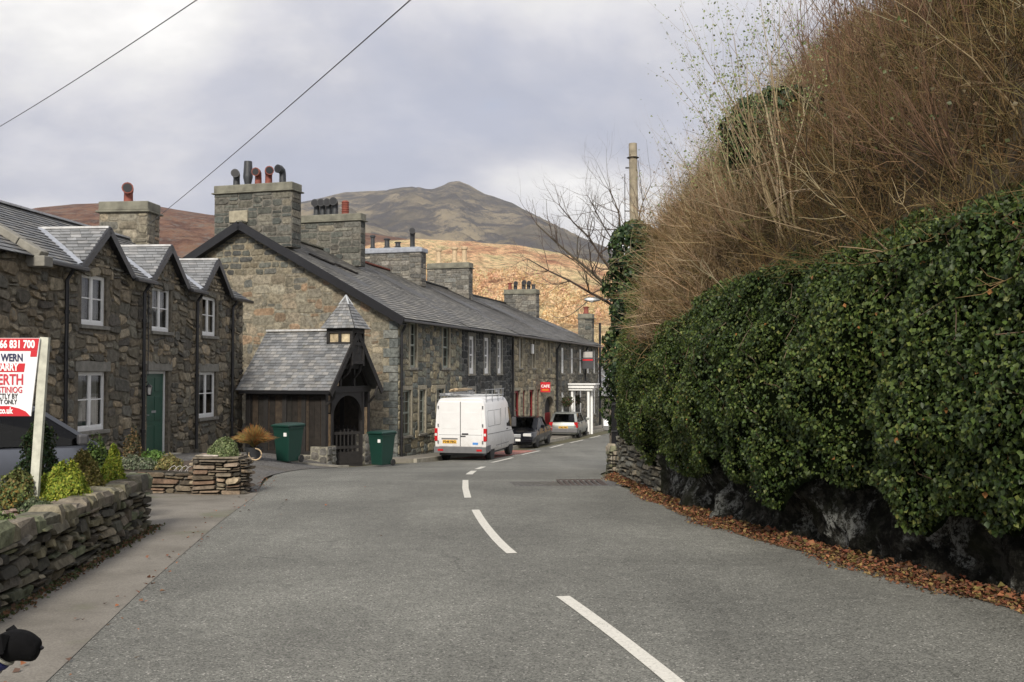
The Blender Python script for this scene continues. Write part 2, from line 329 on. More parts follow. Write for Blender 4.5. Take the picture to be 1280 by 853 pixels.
# ------------------------------------------------------------------ frames, stonework, slates
class Fr:
    def __init__(s,o,u,v=(0,0,1)):
        s.o=Vector(o); s.u=Vector(u).normalized(); s.v=Vector(v).normalized(); s.n=s.u.cross(s.v)
    def __call__(s,u,v,n=0): return s.o+s.u*u+s.v*v+s.n*n
def fbox(mb,fr,u0,u1,v0,v1,n0,n1,col=(.5,.5,.5),mi=0):
    vs=[fr(u,v,n) for n in (n0,n1) for (u,v) in ((u0,v0),(u1,v0),(u1,v1),(u0,v1))]
    mb.mesh(vs,[(0,3,2,1),(4,5,6,7),(0,1,5,4),(1,2,6,5),(2,3,7,6),(3,0,4,7)],col,mi)
def wall_face(mb,fr,U0,U1,V0,V1,holes,depth=.3,col=(.2,.18,.14)):
    us=sorted({U0,U1,*[max(U0,min(U1,h[i])) for h in holes for i in (0,1)]}); vs=sorted({V0,V1,*[h[i] for h in holes for i in (2,3)]})
    for i in range(len(us)-1):
        for j in range(len(vs)-1):
            cu=(us[i]+us[i+1])/2; cv=(vs[j]+vs[j+1])/2
            if any(h[0]<cu<h[1] and h[2]<cv<h[3] for h in holes): continue
            mb.face([fr(us[i],vs[j]),fr(us[i+1],vs[j]),fr(us[i+1],vs[j+1]),fr(us[i],vs[j+1])],col)
    for a,b,c,d in holes:
        for p,q in (((a,c),(a,d)),((a,d),(b,d)),((b,d),(b,c)),((b,c),(a,c))):
            mb.face([fr(*p),fr(*q),fr(*q,-depth),fr(*p,-depth)],col)
def stones(mb,fr,U0,U1,V0,V1,holes=(),inside=None,cell=(.11,.1),sizes=((2,1),(3,2),(4,2),(2,2),(5,3)),warp=.03,relief=.03,pal=((.2,.18,.14),),jit=.3,gap=.014,wts=None,off=0.):
    nu=int((U1-U0)/cell[0]); nv=int((V1-V0)/cell[1]); cu=(U1-U0)/nu; cv=(V1-V0)/nv
    occ=[[False]*nu for _ in range(nv)]
    for j in range(nv):
        for i in range(nu):
            u=U0+(i+.5)*cu; v=V0+(j+.5)*cv
            if any(h[0]-.01<u<h[1]+.01 and h[2]-.01<v<h[3]+.01 for h in holes) or (inside and not inside(u,v)): occ[j][i]=True
    def wp(u,v):
        q=fr(u,v); a=noise.noise_vector(q*1.9); b=noise.noise_vector(q*5.1)
        return u+warp*(a.x*1.2+b.x*.7), v+warp*(a.z*1.2+b.z*.7)
    for j in range(nv):
        for i in range(nu):
            if occ[j][i]: continue
            w,h=R.choices(sizes,wts)[0] if wts else R.choice(sizes)
            ww=1
            while ww<w and i+ww<nu and not occ[j][i+ww]: ww+=1
            if i+ww<nu and not occ[j][i+ww] and (i+ww+1>=nu or occ[j][i+ww+1]): ww+=1
            hh=1
            while hh<h and j+hh<nv and not any(occ[j+hh][i+k] for k in range(ww)): hh+=1
            for b in range(hh):
                for a in range(ww): occ[j+b][i+a]=True
            u0=U0+i*cu+gap; u1=U0+(i+ww)*cu-gap; v0=V0+j*cv+gap; v1=V0+(j+hh)*cv-gap
            m=min(u1-u0,v1-v0)
            ring=[]
            for (x,y,sx,sy,fl) in ((u0,v0,1,1,0),(u1,v0,-1,1,1),(u1,v1,-1,-1,0),(u0,v1,1,-1,1)):
                c1=m*R.uniform(.1,.38); c2=m*R.uniform(.1,.38)
                A=(x+sx*c1,y); B=(x,y+sy*c2)
                ring += [B,A] if fl==0 else [A,B]
            ring=[(p[0]+R.uniform(-.04,.04)*m,p[1]+R.uniform(-.04,.04)*m) for p in ring]
            cx=(u0+u1)/2; cy=(v0+v1)/2; hgt=relief*R.uniform(.35,1.3); tx=R.uniform(-.25,.25)*relief; ty=R.uniform(-.3,.2)*relief
            lo=[];hi=[]
            for p in ring:
                q=wp(*p); lo.append(fr(q[0],q[1],-.004+off))
                ins=min(.022,m*.13); dx=p[0]-cx; dy=p[1]-cy
                p2=(p[0]-math.copysign(min(ins,abs(dx)),dx),p[1]-math.copysign(min(ins,abs(dy)),dy)); q=wp(*p2)
                hi.append(fr(q[0],q[1],off+hgt+tx*dx/(abs(u1-u0)/2)+ty*dy/(abs(v1-v0)/2)))
            c=R.choice(pal); k=R.uniform(1-jit,1+jit); t=R.uniform(-.04,.04)
            c=(max(0,c[0]*k*(1+t)),c[1]*k,max(0,c[2]*k*(1-t)))
            mb.mesh(lo+hi,[tuple(range(8,16))]+[(q,(q+1)%8,8+(q+1)%8,8+q) for q in range(8)],c)
def bil(A,B,C,D,s,t): return (A*(1-s)+B*s)*(1-t)+(D*(1-s)+C*s)*t
def slates(mb,A,B,C,D,course=.2,width=.26,pal=((.115,.12,.125),(.14,.14,.14),(.095,.10,.11),(.16,.155,.145)),jit=.26,under=True,thick=.014,sag=0):
    A,B,C,D=[Vector(p) for p in (A,B,C,D)]
    n=((B-A).cross(D-A)).normalized(); Ls=((D-A).length+(C-B).length)/2; rows=max(2,int(Ls/course))
    def P(s,t,k):
        p=bil(A,B,C,D,s,t); q=p+n*k
        if sag: q=q+n*sag*noise.noise(p*.35)
        return q
    if under:
        K=max(1,int((B-A).length/1.2))
        for i in range(K):
            mb.face([P(i/K,0,-.0),P((i+1)/K,0,-.0),P((i+1)/K,1,-.0),P(i/K,1,-.0)],(.05,.05,.05))
    for j in range(rows):
        t0=j/rows; t1=min(1,(j+1.25)/rows); wd=((B-A)*(1-t0)+(C-D)*t0).length
        if wd<.08: continue
        off=.5*(j%2); k=max(1,int(round(wd/width))); 
        for i in range(-1,k+1):
            s0=(i+off)/k; s1=(i+1+off)/k
            if s1<=0.001 or s0>=.999: continue
            s0=max(0,s0);s1=min(1,s1); g=.004/max(wd,.1); lz=R.uniform(-.002,.004)
            a=P(s0+g,t0+R.uniform(-.06,.03)/rows*.6,thick*1.9+lz); b=P(s1-g,t0+R.uniform(-.06,.03)/rows*.6,thick*1.9+lz); c=P(s1-g,t1,.004); d=P(s0+g,t1,.004)
            a2=a-n*thick; b2=b-n*thick
            q=R.choice(pal); kk=R.uniform(1-jit,1+jit); col=(q[0]*kk,q[1]*kk,q[2]*kk)
            mb.mesh([a,b,c,d,a2,b2],[(0,1,2,3),(4,5,1,0)],col)
def window(root,fr,u0,u1,v0,v1,style='casement',rec=.06,fm='white_paint',bars=(1,1),curt=True,lint=None,sill='stone_trim_grey',sillw=.07,surround=None,fw=.055):
    mb=MB(); a,b=-rec-.06,-rec
    fbox(mb,fr,u0,u0+fw,v0,v1,a,b);fbox(mb,fr,u1-fw,u1,v0,v1,a,b);fbox(mb,fr,u0+fw,u1-fw,v0,v0+fw*1.6,a,b+.012);fbox(mb,fr,u0+fw,u1-fw,v1-fw,v1,a,b)
    iu0,iu1,iv0,iv1=u0+fw,u1-fw,v0+fw*1.6,v1-fw
    if style=='casement':
        um=(u0+u1)/2; fbox(mb,fr,um-.035,um+.035,iv0,iv1,a,b-.004); vm=(iv0+iv1)/2+.02
        for p,q in ((iu0,um-.035),(um+.035,iu1)):
            for (x0,x1,y0,y1) in ((p,p+.03,iv0,iv1),(q-.03,q,iv0,iv1),(p+.03,q-.03,iv0,iv0+.035),(p+.03,q-.03,iv1-.03,iv1),(p+.03,q-.03,vm-.014,vm+.014)):
                fbox(mb,fr,x0,x1,y0,y1,a+.01,b-.012)
    else:
        vm=(v0+v1)/2; fbox(mb,fr,iu0,iu1,vm-.035,vm+.035,a,b-.006)
        for k in range(1,bars[0]+1):
            x=iu0+(iu1-iu0)*k/(bars[0]+1); fbox(mb,fr,x-.014,x+.014,iv0,vm-.035,a+.005,b-.02); fbox(mb,fr,x-.014,x+.014,vm+.035,iv1,a+.005,b-.02)
        for k in range(1,bars[1]+1):
            for (y0,y1) in ((iv0,vm-.035),(vm+.035,iv1)):
                y=y0+(y1-y0)*k/(bars[1]+1); fbox(mb,fr,iu0,iu1,y-.013,y+.013,a+.008,b-.025)
    w=mb.build('window',fm,root,bevel=.004)
    mb=MB(); mb.face([fr(iu0,iv0,-rec-.04),fr(iu1,iv0,-rec-.04),fr(iu1,iv1,-rec-.04),fr(iu0,iv1,-rec-.04)]); mb.build('pane','glass',w)
    if curt:
        for side in (0,1):
            if side and R.random()<.25: continue
            mb=MB(); W=(iu1-iu0)*R.uniform(.25,.46); n=14; pts=[]
            for i in range(n+1):
                x=(iu0+W*i/n) if side==0 else (iu1-W*i/n); pts.append((x,-rec-.14-.02*math.sin(i*2.1+side)))
            for i in range(n):
                (x,y),(x2,y2)=pts[i],pts[i+1]; mb.face([fr(x,iv0,y),fr(x2,iv0,y2),fr(x2,iv1,y2),fr(x,iv1,y)])
            mb.build('curtain','curtain',w,smooth=False)
    if sill:
        mb=MB(); fbox(mb,fr,u0-.09,u1+.09,v0-.09,v0-.002,-rec,sillw); mb.build('sill',sill,w,bevel=.012)
    if lint:
        mb=MB(); fbox(mb,fr,u0-.16,u1+.16,v1+.002,v1+.24,-.05,.032); mb.build('lintel',lint,w,bevel=.015)
    if surround:
        mb=MB(); fbox(mb,fr,u0-.13,u0-.002,v0,v1,-rec-.02,.03); fbox(mb,fr,u1+.002,u1+.13,v0,v1,-rec-.02,.03); fbox(mb,fr,u0-.13,u1+.13,v1+.002,v1+.16,-rec-.02,.031); mb.build('surround',surround,w,bevel=.01)
    return w
def pot(root,parent,x,y,z,kind,h=.45,m='terracotta',s=1,ang=0.):
    mb=MB()
    if kind=='elbow':
        r=.115*s; dx,dy=math.cos(ang),math.sin(ang)
        pts=[(x,y,z),(x,y,z+h*.62),(x+dx*.05,y+dy*.05,z+h*.78),(x+dx*.16,y+dy*.16,z+h*.86),(x+dx*.30,y+dy*.30,z+h*.86)]
        mb.tube(pts,[r,r*.95,r*1.1,r*1.2,r*1.25],12,mi=0); e=Vector(pts[-1]); d=Vector((dx,dy,0))
        mb.tube([e+d*.004,e+d*.008],[r*1.0,r*1.0],12,mi=1)
    elif kind=='tall': mb.lathe([(.13*s,0),(.15*s,.04),(.12*s,.08),(.17*s,h*.35),(.17*s,h*.4),(.14*s,h),(.12*s,h),(.12*s,h-.1)],(x,y,z),10)
    elif kind=='ringed':
        pr=[]
        for k in range(6): pr+= [(.15*s,h*k/6),(.17*s,h*k/6+.02),(.17*s,h*k/6+.05),(.145*s,h*k/6+.06)]
        mb.lathe(pr+[(.12*s,h)],(x,y,z),12)
    else: mb.lathe([(.14*s,0),(.15*s,.05),(.11*s,.09),(.10*s,h*.8),(.14*s,h*.84),(.15*s,h*.96),(.12*s,h),(.09*s,h),(.09*s,h-.12)],(x,y,z),12)
    return mb.build('chimney_pot',[m,'black_paint'],parent,smooth=True)
def stack(root,x0,x1,y0,y1,z0,z1,pal,pots,capm='render_cap',capk='slab',mortar=(.15,.14,.12),m='stone',cell=(.15,.13)):
    mb=MB()
    mb.box((x0,y0,z0),(x1,y1,z1),mortar)
    for fr,U in ((Fr((x0,y1,z0),(0,-1,0)),y1-y0),(Fr((x1,y0,z0),(0,1,0)),y1-y0),(Fr((x0,y0,z0),(1,0,0)),x1-x0),(Fr((x1,y1,z0),(-1,0,0)),x1-x0)):
        stones(mb,fr,0,U,0,z1-z0,cell=cell,sizes=((2,1),(3,2),(2,2),(3,1),(4,2)),warp=.015,relief=.022,pal=pal)
    ch=mb.build('chimney',m,root)
    mb=MB()
    if capk=='slab':
        mb.box((x0-.10,y0-.10,z1+.001),(x1+.10,y1+.10,z1+.06)); mb.box((x0-.03,y0-.03,z1+.061),(x1+.03,y1+.03,z1+.34))
        mb.build('cap',capm,ch,bevel=.03)
    else:
        mb.box((x0-.09,y0-.09,z1+.001),(x1+.09,y1+.09,z1+.22)); mb.box((x0+.1,y0+.12,z1+.221),(x1-.1,y1-.12,z1+.30)); mb.build('cap',capm,ch,bevel=.06)
    top=z1+(.34 if capk=='slab' else .30)
    for (py,kind,h,mm,s,*a) in pots: pot(root,ch,(x0+x1)/2,py,top,kind,h,mm,s,a[0] if a else 0)
    return ch
def pipe(root,pts,r=.045,m='black_paint',name='downpipe'):
    mb=MB(); mb.tube(pts,r,8)
    for p,q in zip(pts,pts[1:]):
        if abs(p[2]-q[2])>1.5:
            k=abs(p[2]-q[2]); n=int(k/1.6)+1
            for i in range(n): 
                t=(i+.5)/n; c=Vector(p)*(1-t)+Vector(q)*t; mb.tube([c-Vector((0,0,.04)),c+Vector((0,0,.04))],r*1.45,8)
    return mb.build(name,m,root,smooth=True)
def door(root,fr,u0,u1,v0,v1,m='green_paint',fm='white_paint',rec=.12,panels=True,handle='galv'):
    fw=.07; mb=MB(); fbox(mb,fr,u0+fw,u1-fw,v0,v1-fw,-rec-.05,-rec); 
    if panels:
        w=(u1-u0-2*fw); h=v1-fw-v0
        for i in range(2):
            for (a,b) in ((.08,.36),(.42,.72),(.78,.95)):
                x0=u0+fw+w*(.1+.45*i); x1=x0+w*.34; fbox(mb,fr,x0,x1,v0+h*a,v0+h*b,-rec-.01,-rec+.012)
    d=mb.build('door',m,root,bevel=.006)
    mb=MB(); fbox(mb,fr,u0,u0+fw,v0,v1,-rec-.06,-rec+.03);fbox(mb,fr,u1-fw,u1,v0,v1,-rec-.06,-rec+.03);fbox(mb,fr,u0+fw,u1-fw,v1-fw,v1,-rec-.06,-rec+.028);mb.build('door_frame',fm,d,bevel=.006)
    mb=MB(); c=fr(u0+fw+.1,v0+(v1-v0)*.48,-rec+.03); mb.tube([c-fr.n*.03,c+fr.n*.03],.018,8); mb.tube([c+fr.n*.03,c+fr.n*.03+fr.u*.1],.012,8); mb.build('handle',handle,d)
    mb=MB(); fbox(mb,fr,(u0+u1)/2-.13,(u0+u1)/2+.13,v0+(v1-v0)*.5,v0+(v1-v0)*.5+.06,-rec+.002,-rec+.016); mb.build('letterbox',handle,d)
    return d
# ================================================================== SETTING
def sheet(name, left, right, lift, m, nacross=8, step=.25, kind='structure'):
    """loft between two edge polylines (x,y), resampled, draped over the ground"""
    def res(pl,n):
        p=np.array(pl,float); d=np.r_[0,np.cumsum(np.linalg.norm(np.diff(p,axis=0),axis=1))]; t=np.linspace(0,d[-1],n)
        # smooth corners a little
        q=np.stack([np.interp(t,d,p[:,0]),np.interp(t,d,p[:,1])],1)
        for _ in range(6): q[1:-1]=.5*q[1:-1]+.25*(q[:-2]+q[2:])
        return q,d[-1]
    n=max(4,int(res(left,5)[1]/step)); A=res(left,n)[0]; B=res(right,n)[0]
    t=np.linspace(0,1,nacross+1)[None,:,None]; P=A[:,None,:]*(1-t)+B[:,None,:]*t
    Z=G(P[...,0],P[...,1])+lift; V=np.concatenate([P,Z[...,None]],-1); idx=np.arange(n*(nacross+1)).reshape(n,nacross+1)
    Fc=np.stack([idx[:-1,:-1],idx[:-1,1:],idx[1:,1:],idx[1:,:-1]],-1).reshape(-1,4)
    o=np_obj(name,V,Fc,None,m,smooth=True); return tag(o,kind=kind) if kind else o
def axis(segs):
    out=[]
    for a,b,s in segs: out+=list(np.arange(a,b,s))
    return np.array(out+[segs[-1][1]])
gx=axis([(-3500,-400,300),(-400,-60,20),(-60,-14,4),(-14,14,.5),(14,60,4),(60,400,20),(400,3500,300)]); gy=axis([(-400,-30,30),(-30,-4,2),(-4,75,.5),(75,150,3),(150,600,30),(600,4200,300)])
XX,YY=np.meshgrid(gx,gy); ZZ=G(XX,YY)-.03; idx=np.arange(XX.size).reshape(XX.shape)
Fc=np.stack([idx[:-1,:-1],idx[:-1,1:],idx[1:,1:],idx[1:,:-1]],-1).reshape(-1,4)
tag(np_obj('ground',np.stack([XX,YY,ZZ],-1),Fc,None,'earth',smooth=True),kind='structure')
RL=[(-2.3,-10),(-2.35,0),(-2.5,3),(-2.75,5.8),(-3.3,9.3),(-3.9,13.5),(-4.35,17.3),(-5.0,21),(-5.5,24),(-5.55,27),(-5.3,30),(-4.4,33),(-2.4,36.8),(-.8,41),(1.2,47),(4.3,57),(8.2,70),(14,86)]
RR=[(6.3,-10),(5.8,0),(5.3,3),(4.7,6),(4.25,7.8),(3.4,10.8),(2.9,13.0),(2.42,16.2),(2.0,19),(1.98,21.8),(2.05,24),(2.7,28),(4.0,33),(5.8,40),(8.5,48),(12,58),(16,70),(22,86)]
sheet('road',RL,RR,0,'asphalt',12,.25)
sheet('pavement',[(-4.2,-6),(-3.9,0),(-3.75,4),(-3.95,7.84),(-4.6,13),(-5.6,15.2),(-7.6,17.2),(-7.7,18.5)],[(-2.2,-6),(-2.3,0),(-2.4,3),(-2.7,5.8),(-3.25,9.3),(-3.85,13.5),(-4.3,17.3),(-4.5,18.4)],.005,'paving',6,.25)
sheet('gravel_yard',[(-10,17.8),(-9.7,24),(-9.2,31),(-8.6,33.5)],[(-4.4,17.8),(-5.3,22),(-5.5,27),(-5.0,31.5)],.016,'gravel',8,.5)
sheet('driveway',[(-12,7),(-11,13),(-10,17.8)],[(-3.9,7),(-4.4,12),(-5.2,17.6)],-.012,'gravel',8,.5)
# pavement in front of the long terrace (raised, with kerb)
dT=np.array([.2907,.9568]); nT=np.array([.9568,-.2907]); C0=np.array([-4.13,37.0])
def tp(u,o): p=C0+dT*u+nT*o; return (float(p[0]),float(p[1]))
def strip_solid(name,a,b,h,m,u0,u1,step=.8,kind='structure'):
    mb=MB(); n=int((u1-u0)/step); prev=None
    for i in range(n+1):
        u=u0+(u1-u0)*i/n; p=tp(u,a); q=tp(u,b); zp=float(G(*p)); zq=float(G(*q))
        cur=[(p[0],p[1],zq+h),(q[0],q[1],zq+h),(q[0],q[1],zq-.1),(p[0],p[1],zp-.1)]
        if prev:
            for k in range(4): mb.face([prev[k],prev[(k+1)%4],cur[(k+1)%4],cur[k]])
        else: mb.face(cur)
        prev=cur
    mb.face(prev[::-1]); o=mb.build(name,m,None,fixn=True); return tag(o,kind=kind)
strip_solid('terrace_pavement',-.05,1.12,.115,'paving',-1.2,38)
strip_solid('terrace_kerb',1.122,1.25,.12,'kerb',-1.2,38)
mb=MB(); pk=[(-6.3,29.2),(-5.75,29.6),(-5.2,30.3),(-4.95,30.9)]
for p,q in zip(pk,pk[1:]): mb.bar((*p,float(G(*p))+.01),(*q,float(G(*q))+.01),.12,.12)
tag(mb.build('yard_kerb','kerb',None,bevel=.01),kind='structure')
# painted dashes: each is a short sheet draped on the road
def gpt(px,py):
    d=3.0
    for _ in range(60):
        x=(px-640)/F*d; drop=CAMZ-float(G(x,d)); d2=drop*F/(py-465); d+=.5*(d2-d)
    return ((px-640)/F*d,d)
dash=[[(703,744),(727,761),(752,779.5),(776,797.5),(799,815.5),(823,834.5),(846,853.5),(882,884)],[(594.5,637),(599,645),(605,654),(612,663),(621,673.5),(630,682.5),(640,691)],[(582,600),(582,610),(585,622)],[(592.5,588.5),(586.5,593)],[(604.5,583.3),(596.5,586.3)]]
def ribbon(name,pts,w,lift=.006,m='road_white',kind='structure'):
    P=np.array(pts,float); V=[];n=len(P)
    for i in range(n):
        t=P[min(i+1,n-1)]-P[max(i-1,0)]; t/=np.linalg.norm(t); s=np.array([t[1],-t[0]])*w/2
        for k in (-1,1): q=P[i]+s*k; V.append((q[0],q[1],float(G(q[0],q[1]))+lift))
    Fc=[(2*i,2*i+1,2*i+3,2*i+2) for i in range(n-1)]; o=np_obj(name,V,Fc,None,m); return tag(o,kind=kind) if kind else o
for dd in dash:
    pp=[gpt(*p) for p in dd]; q=[]
    for a,b in zip(pp,pp[1:]):
        for k in range(4): q.append((a[0]+(b[0]-a[0])*k/4,a[1]+(b[1]-a[1])*k/4))
    q.append(pp[-1]); ribbon('lane_marking',q,.115 if len(dd)>2 else .16)
for a,b in (((615,578),(641,572)),((652.5,568.3),(674.5,563.5)),((687.7,559.8),(703.7,555.6)),((712.5,553.6),(728.5,550)),((737,547.6),(750,544.5))):
    a=gpt(*a); b=gpt(*b); ribbon('lane_marking',[(a[0]+(b[0]-a[0])*k/5,a[1]+(b[1]-a[1])*k/5) for k in range(6)],.12)
def rp(u,o): return tp(u,o)
a0=rp(1.4,3.0)
A_=np.array(gpt(606,573.6)); B_=np.array(gpt(668,563.2)); D_=(B_-A_)/np.linalg.norm(B_-A_); Nr=np.array([D_[1],-D_[0]])
ribbon('red_road_surface',[tuple(A_+(B_-A_)*k/12-Nr*.55) for k in range(13)],1.3,.005,'road_red')
for k in range(4): q=A_+(B_-A_)*(k+.3)/4.4-Nr*.5; ribbon('hatch_marking',[tuple(q-Nr*.5-D_*.5),tuple(q),tuple(q+Nr*.5+D_*.5)],.14,.009)
# drain repair patch and grate
gp=gpt(727,604); V=[]
ribbon('tar_patch',[(gp[0]-1.35,gp[1]-.1),(gp[0]-.4,gp[1]),(gp[0]+.4,gp[1]),(gp[0]+1.0,gp[1]+.1)],1.2,.003,'dark_metal' if False else 'gravel')
dg=thing('drain_grate','rusty slotted drain grate set in a dark patch at the right side of the road','drain grate',(gp[0],gp[1],float(G(*gp))+.006),.05)
mb=MB(); w,h=.44,.62
for a,b in (((-w,-h,0),(w,-h+.05,.012)),((-w,h-.05,0),(w,h,.012)),((-w,-h+.05,0),(-w+.05,h-.05,.012)),((w-.05,-h+.05,0),(w,h-.05,.012))): mb.box(a,b)
mb.build('frame','rusty',dg)
for k in range(7):
    mb=MB(); x=-w+.11+k*.11; mb.box((x,-h+.06,.001),(x+.055,h-.06,.012)); mb.build('bar','rusty',dg)
# ------------------------------------------------------------------ hills (polar height fields, real distance)
HV={}
def hill(name,m,az,ridge,r0,r1,r2,nr,na,seed,rough,zb=-20,expo=1.2,back=.5):
    azs=np.linspace(math.radians(az[0]),math.radians(az[1]),na); rs=np.linspace(0,1,nr)
    H=np.interp(np.degrees(azs),[p[0] for p in ridge],[p[1] for p in ridge])
    V=np.empty((nr,na,3))
    for i,t in enumerate(rs):
        r=r0+(r2-r0)*t; tt=(r-r0)/(r1-r0); 
        prof=(min(tt,1)**expo) if tt<=1 else 1-back*((tt-1)/((r2-r0)/(r1-r0)-1))**1.5
        for j,a in enumerate(azs):
            rr=r*(1+.05*math.sin(a*9+seed)); x=rr*math.sin(a); y=rr*math.cos(a)
            q=Vector((x+seed*997,y,0)); n=0; amp=1; f=1/rough[0]
            for o in range(6): n+=amp*(abs(noise.noise(q*f))*-1.0+.28); f*=2.07; amp*=.5
            env=math.sin(min(1,max(0,tt))*math.pi)*.9+.06 if tt<=1 else .08
            V[i,j]=(x,y,CAMZ+zb+(H[j]*(1+.05*math.sin(a*9+seed))-zb)*prof+n*rough[1]*env)
    HV[name]=V; idx=np.arange(nr*na).reshape(nr,na); Fc=np.stack([idx[:-1,:-1],idx[:-1,1:],idx[1:,1:],idx[1:,:-1]],-1).reshape(-1,4)
    return tag(np_obj(name,V,Fc,None,m,smooth=True),kind='structure')
def rz(pts,r): return [(math.degrees(math.atan((x-640)/F)),(465-y)/F*r*math.cos(math.atan((x-640)/F))) for x,y in pts]
r1=2600
hill('mountain','mountain_grass',(-24,16),[(-24,330)]+rz([(280,285),(375,252),(430,240),(480,238),(515,233),(540,235),(553,231),(561,227),(573,226),(586,231),(594,236),(606,243),(640,254),(665,268),(700,285),(740,303),(800,330),(860,360)],r1)+[(16,120)],1100,r1,3300,150,330,3,(420,120),zb=-10,expo=.9)
r1=1250
hill('heather_hill','heather_hill',(-40,4),[(-40,110)]+rz([(-200,300),(0,275),(40,260),(90,254),(150,252),(200,258),(262,268),(300,272),(380,280),(470,292),(520,300),(600,318),(700,350)],r1),420,r1,1500,70,200,5,(160,22),zb=-12,expo=.8)
r1=820
hill('bracken_hill','bracken_hill',(-14,26),[(-14,60)]+rz([(380,330),(470,304),(520,298),(560,301),(600,304),(650,308),(700,317),(757,332),(830,345),(950,350),(1100,360)],r1)+[(26,70)],240,r1,1050,110,220,8,(130,16),zb=-12,expo=.75)
# far woodland on the slope: pale bare crowns that read as one mass
_V=HV['bracken_hill']; nr_,na_=_V.shape[:2]; nt_=9500
_i=(rng.random(nt_)**.8*nr_*.62).astype(int)+3; _j=rng.integers(2,na_-3,nt_); _u=rng.random((nt_,1)); _w=rng.random((nt_,1))
_P=_V[_i,_j]*(1-_u)*(1-_w)+_V[_i+1,_j]*_u*(1-_w)+_V[_i,_j+1]*(1-_u)*_w+_V[_i+1,_j+1]*_u*_w
_f=np.array([noise.noise(Vector(p)*.006)+.5*noise.noise(Vector(p)*.02) for p in _P]); _keep=(_f>-.16)&(_P[:,2]<np.interp(_f,[-.2,.6],[16,88])); _P=_P[_keep]; nt_=len(_P)
k_=34; _u=unit(rng.normal(size=(nt_,k_,3))); _s=rng.uniform(1.3,2.8,(nt_,1,1)); _C=_P[:,None]+_u*_s*np.array([1,1,1.15])*rng.uniform(.5,1,(nt_,k_,1))+np.array([0,0,2.6])
_c=pick(((.72,.51,.28),(.68,.47,.26),(.62,.49,.27),(.74,.56,.34),(.64,.41,.25)),nt_,.10); _c=np.repeat(_c,k_,axis=0); _n=nt_*k_; _C=_C.reshape(-1,3); _u=_u.reshape(-1,3)
V,Fc,Cc=leaves(_C,unit(_u+rng.normal(size=(_n,3))*.5),unit(rng.normal(size=(_n,3))+[0,0,.4]),rng.uniform(.45,1.1,_n),_c); tag(np_obj('woodland',V,Fc,Cc,'soft_leaf',None),'pale golden bare woodland spread over the sunlit slope beyond the terrace','woodland',kind='stuff')
# ================================================================== BUILDINGS
PC=((.215,.18,.125),(.27,.225,.155),(.165,.145,.105),(.18,.165,.125),(.33,.275,.19),(.11,.10,.083),(.235,.205,.15),(.14,.132,.108))
PG=((.225,.195,.145),(.20,.18,.135),(.255,.22,.165),(.18,.167,.13),(.21,.19,.148),(.13,.127,.11),(.28,.245,.18),(.23,.165,.11))
P1=((.20,.20,.155),(.27,.245,.17),(.15,.16,.14),(.32,.28,.19),(.12,.13,.12)); P2=((.045,.048,.048),(.06,.06,.058),(.035,.037,.038),(.10,.10,.09))
P3=((.28,.245,.165),(.22,.195,.14),(.33,.28,.19),(.17,.155,.12)); P4=((.12,.115,.095),(.16,.15,.12),(.09,.09,.08),(.20,.18,.14))
PK=((.095,.10,.088),(.125,.122,.105),(.075,.08,.072),(.16,.15,.12),(.11,.105,.09)); PKL=((.19,.18,.16),(.15,.145,.13),(.22,.205,.175),(.125,.12,.11))
RUB=((2,1),(3,2),(4,2),(2,2),(5,3),(3,3),(4,3),(1,1),(3,1)); RUBW=(4,5,4,3,2,2,2,3,3)
ASH=((3,2),(4,2),(3,3),(5,3),(2,2),(4,3)); 
def building_shell(t,X,Dp,E,z0=-.6,col=(.14,.13,.11)):
    mb=MB(); mb.box((0.0,Dp-.3,z0),(X-.004,Dp,E),col); mb.build('back_wall','stone',t)
# ---- stone cottage row on the left
dc=Vector((.0889,.996,0)); RZC=math.atan2(.996,.0889); ic=Vector((-.996,.0889,0)); base=Vector((-11.74+.0893*16,16,CAMZ-2.2))
E=4.62; RH=6.2; RDp=2.6
def cw(y): return (y-16)/.996      # depth -> distance along the row
def near_cottage():
    t=thing('stone_cottage','plain rubble stone cottage wall at the left edge behind the estate agent board','cottage',tuple(base-dc*4),RZC)
    fr=Fr((0,0,0),(1,0,0)); X=cw(20.9)+4
    mb=MB(); hol=[(2,3.1,2.9,4.0)]; wall_face(mb,fr,0,X,-.5,E,hol,.3,(.16,.14,.105)); stones(mb,fr,0,X,-.5,E,hol,cell=(.13,.10),sizes=RUB,wts=RUBW,warp=.085,relief=.045,pal=PC)
    building_shell(t,X,5.2,E); mb.face([(0,0,-.5),(0,5.2,-.5),(0,5.2,E),(0,RDp,RH-.05),(0,0,E)],(.17,.15,.11)); mb.build('wall','stone',t)
    window(t,fr,*hol[0])
    mb=MB(); slates(mb,(-.1,-.18,E-.08),(X-.02,-.18,E-.08),(X-.02,RDp,RH),(-.1,RDp,RH)); slates(mb,(X-.02,5.4,E-.08),(-.1,5.4,E-.08),(-.1,RDp,RH),(X-.02,RDp,RH)); mb.build('roof','slate',t)
near_cottage()
ct=thing('stone_cottage','stone cottage with three pointed gablet windows, green front door and black drainpipes','cottage',tuple(base+dc*cw(20.9)),RZC)
X0=cw(20.9); XL=cw(33.3)-X0; fr=Fr((0,0,0),(1,0,0))
def cx(y): return cw(y)-X0
wu=[(cx(23.0),cx(24.15)),(cx(26.6),cx(27.75)),(cx(29.95),cx(31.05))]
holes=[(a,b,3.27,4.43) for a,b in wu]+[(cx(22.9),cx(24.2),.85,2.2),(cx(26.35),cx(27.65),.02,2.22),(cx(29.75),cx(31.05),.85,2.2)]
mb=MB(); wall_face(mb,fr,0,XL,-.5,E,holes,.3,(.16,.14,.105))
wc=[(cx(23.95),1.2),(cx(27.4),1.12),(cx(30.75),1.12)]; AP=5.5
